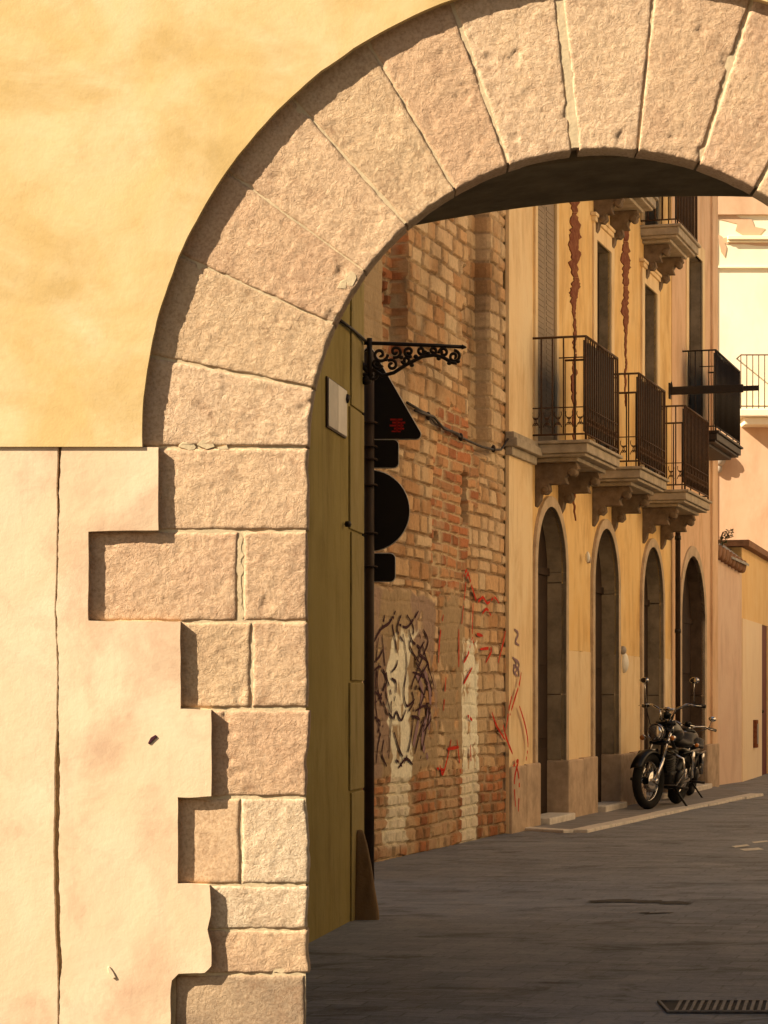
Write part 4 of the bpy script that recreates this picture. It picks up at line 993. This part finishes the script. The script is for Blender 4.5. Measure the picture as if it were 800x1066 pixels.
# ============================================================ RIGHT SIDE OF THE STREET (out of frame; sunny facades added to throw warm light back)
RS = Frame(tuple((ST.p(0, 6.4, 0))[:2]), (-ST.d.x, -ST.d.y))
rh = thing('added_facing_house', 'out of frame cream house front with shuttered windows, added to bounce warm light', 'house', RS.p(-6, 0, 0))
rw = []
for tcn in (-19, -16, -13, -10, -7, -4, -1, 2): rw += [(tcn, tcn + 1.1, 1.0, 2.6), (tcn, tcn + 1.1, 4.0, 6.2)]
m = MB(); m.panel(RS, rect(-24, 5.4, -.05, 8.5), [rect(*x) for x in rw], 0, .2); m.build('wall', M['sunnycream'], rh)
m = MB(); m.box(RS, -24, 5.4, -6, -.2, -.05, 8.5); m.build('house_core', M['core'], rh)
for a, b, z0, z1 in rw: m = MB(); m.box(RS, a, b, -.15, -.1, z0, z1); m.build('shutter', M['shutter'], rh)
m = MB(); m.box(RS, -24.1, 5.5, -6, .25, 8.5, 8.65); m.build('eaves', M['tilecap'], rh)

# ============================================================ MOTORCYCLES
def make_bike(label, loc, heading, lean, steer, tall=True, scale=1.0):
    r = thing('motorcycle', label, 'motorcycle', (0, 0, 0), 'motorcycles parked by the doorways')
    fa, ra = Vector((.74, 0, .32)), Vector((-.70, 0, .31)); head = Vector((.385, 0, .90))
    ax = (head - fa).normalized()
    SM = Matrix.Translation(head) @ Matrix.Rotation(steer, 4, ax) @ Matrix.Translation(-head)
    def fb(mb, name, mat, par, front=False, bevel=0, label=None):
        if front: mb.v = [SM @ v for v in mb.v]
        return mb.build(name, mat, par, bevel=bevel, label=label)
    def circ(c, rad, n=32): return [c + Vector((math.cos(2 * math.pi * k / n) * rad, 0, math.sin(2 * math.pi * k / n) * rad)) for k in range(n)]
    for nm, c, wr, tw, fr_ in (('front_wheel', fa, .32, .052, True), ('rear_wheel', ra, .31, .068, False)):
        m = MB(); m.lathe(c - Vector((0, .06, 0)), (0, 1, 0), [(0, .03), (.015, .05), (.04, .035), (.08, .035), (.105, .05), (.12, .03)], 16); wh = fb(m, nm, M['engine'], r, fr_)
        m = MB(); m.tube(circ(c, wr - tw), tw, 12, closed=True); fb(m, 'tyre', M['tyre'], wh, fr_)
        m = MB(); m.tube(circ(c, wr - 2 * tw + .012), .016, 8, closed=True); fb(m, 'rim', M['chrome'], wh, fr_)
        m = MB()
        for k in range(20):
            a = 2 * math.pi * k / 20; s = .03 if k % 2 else -.03; a2 = a + (.25 if k % 4 < 2 else -.25)
            m.tube([c + Vector((.04 * math.cos(a2), s, .04 * math.sin(a2))), c + Vector(((wr - 2 * tw + .01) * math.cos(a), 0, (wr - 2 * tw + .01) * math.sin(a)))], .0028, 4)
        fb(m, 'spokes', M['chrome'], wh, fr_)
        m = MB(); m.lathe(c + Vector((0, .065, 0)), (0, 1, 0), [(0, .12), (.006, .12)], 24); fb(m, 'brake_disc', M['chrome'], wh, fr_)
    for s in (-1, 1):
        m = MB(); o = Vector((0, s * .095, 0)); m.tube([fa + o, fa + o + ax * .30], .027, 10); m.tube([fa + o + ax * .30, fa + o + ax * .76], .019, 10); m.tube([fa + o * .6, fa + o * 1.25], .03, 10)
        fb(m, 'fork_leg', M['chrome'], r, True)
    m = MB()
    for h_ in (.50, .66, .76): m.tube([fa + ax * h_ + Vector((0, -.12, 0)), fa + ax * h_ + Vector((0, .12, 0))], .026, 8)
    fb(m, 'fork_yoke', M['black'], r, True)
    def fender(c, rad, wdt, a0, a1, name, fr_):
        vs, fs = [], []; n = 18; k = 8
        for i in range(n + 1):
            a = a0 + (a1 - a0) * i / n
            for j in range(k + 1):
                b = -1 + 2 * j / k; rr = rad - .035 * b * b; vs.append(c + Vector((math.cos(a) * rr, b * wdt, math.sin(a) * rr)))
        for i in range(n):
            for j in range(k): fs.append((i * (k + 1) + j, i * (k + 1) + j + 1, (i + 1) * (k + 1) + j + 1, (i + 1) * (k + 1) + j))
        m = MB(); m.add(vs, fs, True); o = fb(m, name, M['black'], r, fr_)
        so_ = o.modifiers.new('thick', 'SOLIDIFY'); so_.thickness = .006
    fender(fa, .355, .075, R(25), R(170), 'front_fender', True); fender(ra, .355, .095, R(15), R(175), 'rear_fender', False)
    # headlight, risers, handlebar, clocks
    hl = fa + ax * .60 + Vector((.13, 0, .03))
    m = MB(); m.lathe(hl - Vector((.10, 0, 0)), (1, 0, 0), [(0, .03), (.02, .07), (.07, .095), (.12, .10), (.135, .10)], 22); h = fb(m, 'headlight', M['black'], r, True)
    m = MB(); m.lathe(hl + Vector((.035, 0, 0)), (1, 0, 0), [(0, .088), (.01, .080), (.022, .05), (.026, .01)], 22); fb(m, 'lens', M['lens'], h, True)
    m = MB(); m.tube([hl + Vector((.034 + .103 * 0, math.cos(2 * math.pi * k / 24) * .096, math.sin(2 * math.pi * k / 24) * .096)) for k in range(24)], .009, 6, closed=True); fb(m, 'headlight_rim', M['chrome'], h, True)
    tp = fa + ax * .78; hb_z = .20 if tall else .08
    m = MB(); m.tube([tp + Vector((0, -.06, 0)), tp + Vector((-.02, -.10, hb_z * .7)), tp + Vector((-.05, -.22, hb_z)), tp + Vector((-.16, -.34, hb_z - .02))], .0125, 8)
    m.tube([tp + Vector((0, .06, 0)), tp + Vector((-.02, .10, hb_z * .7)), tp + Vector((-.05, .22, hb_z)), tp + Vector((-.16, .34, hb_z - .02))], .0125, 8); m.tube([tp + Vector((-.02, -.10, hb_z * .7)), tp + Vector((-.02, .10, hb_z * .7))], .0125, 8)
    hb = fb(m, 'handlebar', M['chrome'], r, True)
    for s in (-1, 1):
        m = MB(); m.tube([tp + Vector((-.12, s * .29, hb_z - .01)), tp + Vector((-.185, s * .40, hb_z - .022))], .021, 10); fb(m, 'grip', M['leather'], hb, True)
        m = MB(); m.tube([tp + Vector((-.05, s * .24, hb_z)), tp + Vector((.0, s * .31, hb_z - .01)), tp + Vector((-.08, s * .40, hb_z - .02))], .006, 6); fb(m, 'lever', M['chrome'], hb, True)
        mh = .27 if tall else .13; mc = tp + Vector((-.05, s * .32, hb_z + mh))
        m = MB(); m.tube([tp + Vector((-.09, s * .30, hb_z)), tp + Vector((-.06, s * .31, hb_z + mh * .6)), mc], .006, 6); m.ell(mc + Vector((.012, 0, 0)), (.018, .055, .034)); mi = fb(m, 'mirror', M['chrome'], r, True)
        m = MB(); m.ell(mc - Vector((.012, 0, 0)), (.006, .054, .037)); fb(m, 'mirror_glass', M['mirror'], mi, True)
        m = MB(); ic = hl + Vector((-.03, s * .19, -.06)); m.tube([hl + Vector((-.03, s * .08, -.05)), ic], .009, 6); m.ell(ic, (.04, .032, .032)); i_ = fb(m, 'indicator', M['chrome'], r, True)
        m = MB(); m.ell(ic + Vector((.022, 0, 0)), (.026, .028, .028)); fb(m, 'indicator_lens', M['amber'], i_, True)
    m = MB(); m.lathe(tp + Vector((.0, 0, .04)), Vector((-.4, 0, 1)), [(0, .035), (.05, .05), (.06, .045)], 16); fb(m, 'speedometer', M['black'], r, True)
    m = MB()                                                   # cables from bar to frame
    for s in (-1, 1): m.tube([tp + Vector((-.10, s * .31, hb_z)), tp + Vector((.10, s * .20, hb_z - .06)), hl + Vector((-.02, s * .10, .10)), Vector((.34, s * .04, .80))], .006, 6)
    fb(m, 'control_cables', M['leather'], r, True)
    # frame and bodywork
    m = MB()
    m.tube([head, Vector((.30, 0, .62)), Vector((.26, 0, .30)), Vector((-.20, 0, .24))], .024, 8); m.tube([head, Vector((.0, 0, .80)), Vector((-.32, 0, .62)), Vector((-.42, 0, .42))], .024, 8)
    for s in (-1, 1): m.tube([Vector((-.20, s * .09, .24)), ra + Vector((0, s * .11, 0))], .022, 8); m.tube([Vector((-.30, s * .10, .62)), Vector((-.95, s * .12, .66))], .018, 8)
    fb(m, 'frame', M['black'], r)
    m = MB(); vs, fs = [], []
    secs = [(.36, .06, .86, .07), (.28, .12, .87, .11), (.12, .155, .87, .125), (-.04, .14, .84, .11), (-.16, .08, .79, .07), (-.20, .03, .77, .03)]
    for x, wy, zc, hz in secs:
        for k in range(16):
            a = 2 * math.pi * k / 16; vs.append(Vector((x, wy * math.cos(a), zc + hz * math.sin(a) * (1 if math.sin(a) > 0 else .7))))
    for i in range(len(secs) - 1):
        for k in range(16): fs.append((i * 16 + k, i * 16 + (k + 1) % 16, (i + 1) * 16 + (k + 1) % 16, (i + 1) * 16 + k))
    fs += [tuple(range(16)), tuple(range(len(vs) - 16, len(vs)))]; m.add(vs, fs, True); tk = fb(m, 'fuel_tank', M['black'], r)
    m = MB(); m.lathe(Vector((.16, 0, .985)), (0, 0, 1), [(0, .035), (.02, .035), (.025, .025)], 14); fb(m, 'filler_cap', M['chrome'], tk)
    m = MB(); vs, fs = [], []
    secs = [(-.14, .07, .755, .04), (-.28, .15, .735, .055), (-.48, .16, .735, .055), (-.58, .13, .79, .055), (-.80, .11, .81, .045), (-.92, .06, .82, .03)]
    for x, wy, zc, hz in secs:
        for k in range(14):
            a = 2 * math.pi * k / 14; vs.append(Vector((x, wy * math.cos(a), zc + hz * math.sin(a))))
    for i in range(len(secs) - 1):
        for k in range(14): fs.append((i * 14 + k, i * 14 + (k + 1) % 14, (i + 1) * 14 + (k + 1) % 14, (i + 1) * 14 + k))
    fs += [tuple(range(14)), tuple(range(len(vs) - 14, len(vs)))]; m.add(vs, fs, True); fb(m, 'seat', M['leather'], r)
    m = MB(); m.box(WORLD, -.22, .20, -.13, .13, .22, .42); eg = fb(m, 'engine', M['engine'], r, bevel=.03)
    for s, a in ((1, R(24)), (-1, R(-24))):
        m = MB(); d = Vector((math.sin(a), 0, math.cos(a)))
        pr = []
        for k in range(9): pr += [(k * .028, .105 if k < 7 else .085), (k * .028 + .012, .105 if k < 7 else .085), (k * .028 + .013, .082), (k * .028 + .027, .082)]
        m.lathe(Vector((.0, 0, .40)) + d * .02, d, pr, 18); fb(m, 'cylinder', M['engine'], eg)
    m = MB(); m.lathe(Vector((-.05, .13, .34)), (0, 1, 0), [(0, .11), (.05, .10), (.065, .07)], 22); m.lathe(Vector((.0, -.13, .56)), (0, -1, 0), [(0, .08), (.05, .08), (.06, .05)], 20); m.build_split('engine_cover', M['engine'], eg)
    for k in (0, 1):
        m = MB(); dz = .09 * k
        m.tube([Vector((.12, -.08, .50 + dz)), Vector((.22, -.15, .38)), Vector((.10, -.18, .20 + dz)), Vector((-.30, -.19, .20 + dz)), Vector((-.85, -.19, .24 + dz))], [.024, .024, .026, .036, .042], 10); fb(m, 'exhaust', M['chrome'], r)
    for s in (-1, 1):
        m = MB(); m.tube([Vector((-.70, s * .14, .34)), Vector((-.58, s * .14, .64))], .026, 8); fb(m, 'shock_absorber', M['chrome'], r)
        m = MB(); m.tube([Vector((.22, s * .10, .26)), Vector((.22, s * .34, .27))], .018, 8); fb(m, 'foot_peg', M['leather'], r)
        if tall:
            m = MB(); m.tube([Vector((.30, s * .05, .66)), Vector((.33, s * .26, .60)), Vector((.33, s * .30, .45)), Vector((.30, s * .22, .30)), Vector((.24, s * .05, .27))], .014, 8); fb(m, 'crash_bar', M['chrome'], r)
    m = MB(); m.ell(Vector((-1.06, 0, .56)), (.03, .06, .04)); fb(m, 'tail_light', M['reddoor'], r)
    m = MB(); m.tube([Vector((-.02, .12, .24)), Vector((-.06, .30, .035)), Vector((-.02, .34, .03))], .013, 8); fb(m, 'kickstand', M['engine'], r)
    r.scale = (scale,) * 3
    r.rotation_euler = (Matrix.Rotation(heading, 3, 'Z') @ Matrix.Rotation(lean, 3, 'X')).to_euler()
    r.location = loc
    return r
# heading: local +x points toward the camera and to the left along the kerb
b1 = G(688, 841.5); hd = R(-90 - 21)
make_bike('black motorcycle with a chrome fork leaning at the kerb, nearest the camera', (b1.x, b1.y, .022), hd, R(-9) * -1 * -1, R(-16), True, 1.0)
b2 = G(709, 832.3)
make_bike('black motorcycle half hidden behind the nearer one by the fourth doorway', (b2.x, b2.y, .022), R(-90 - 16), R(-8), R(8), False, .88)
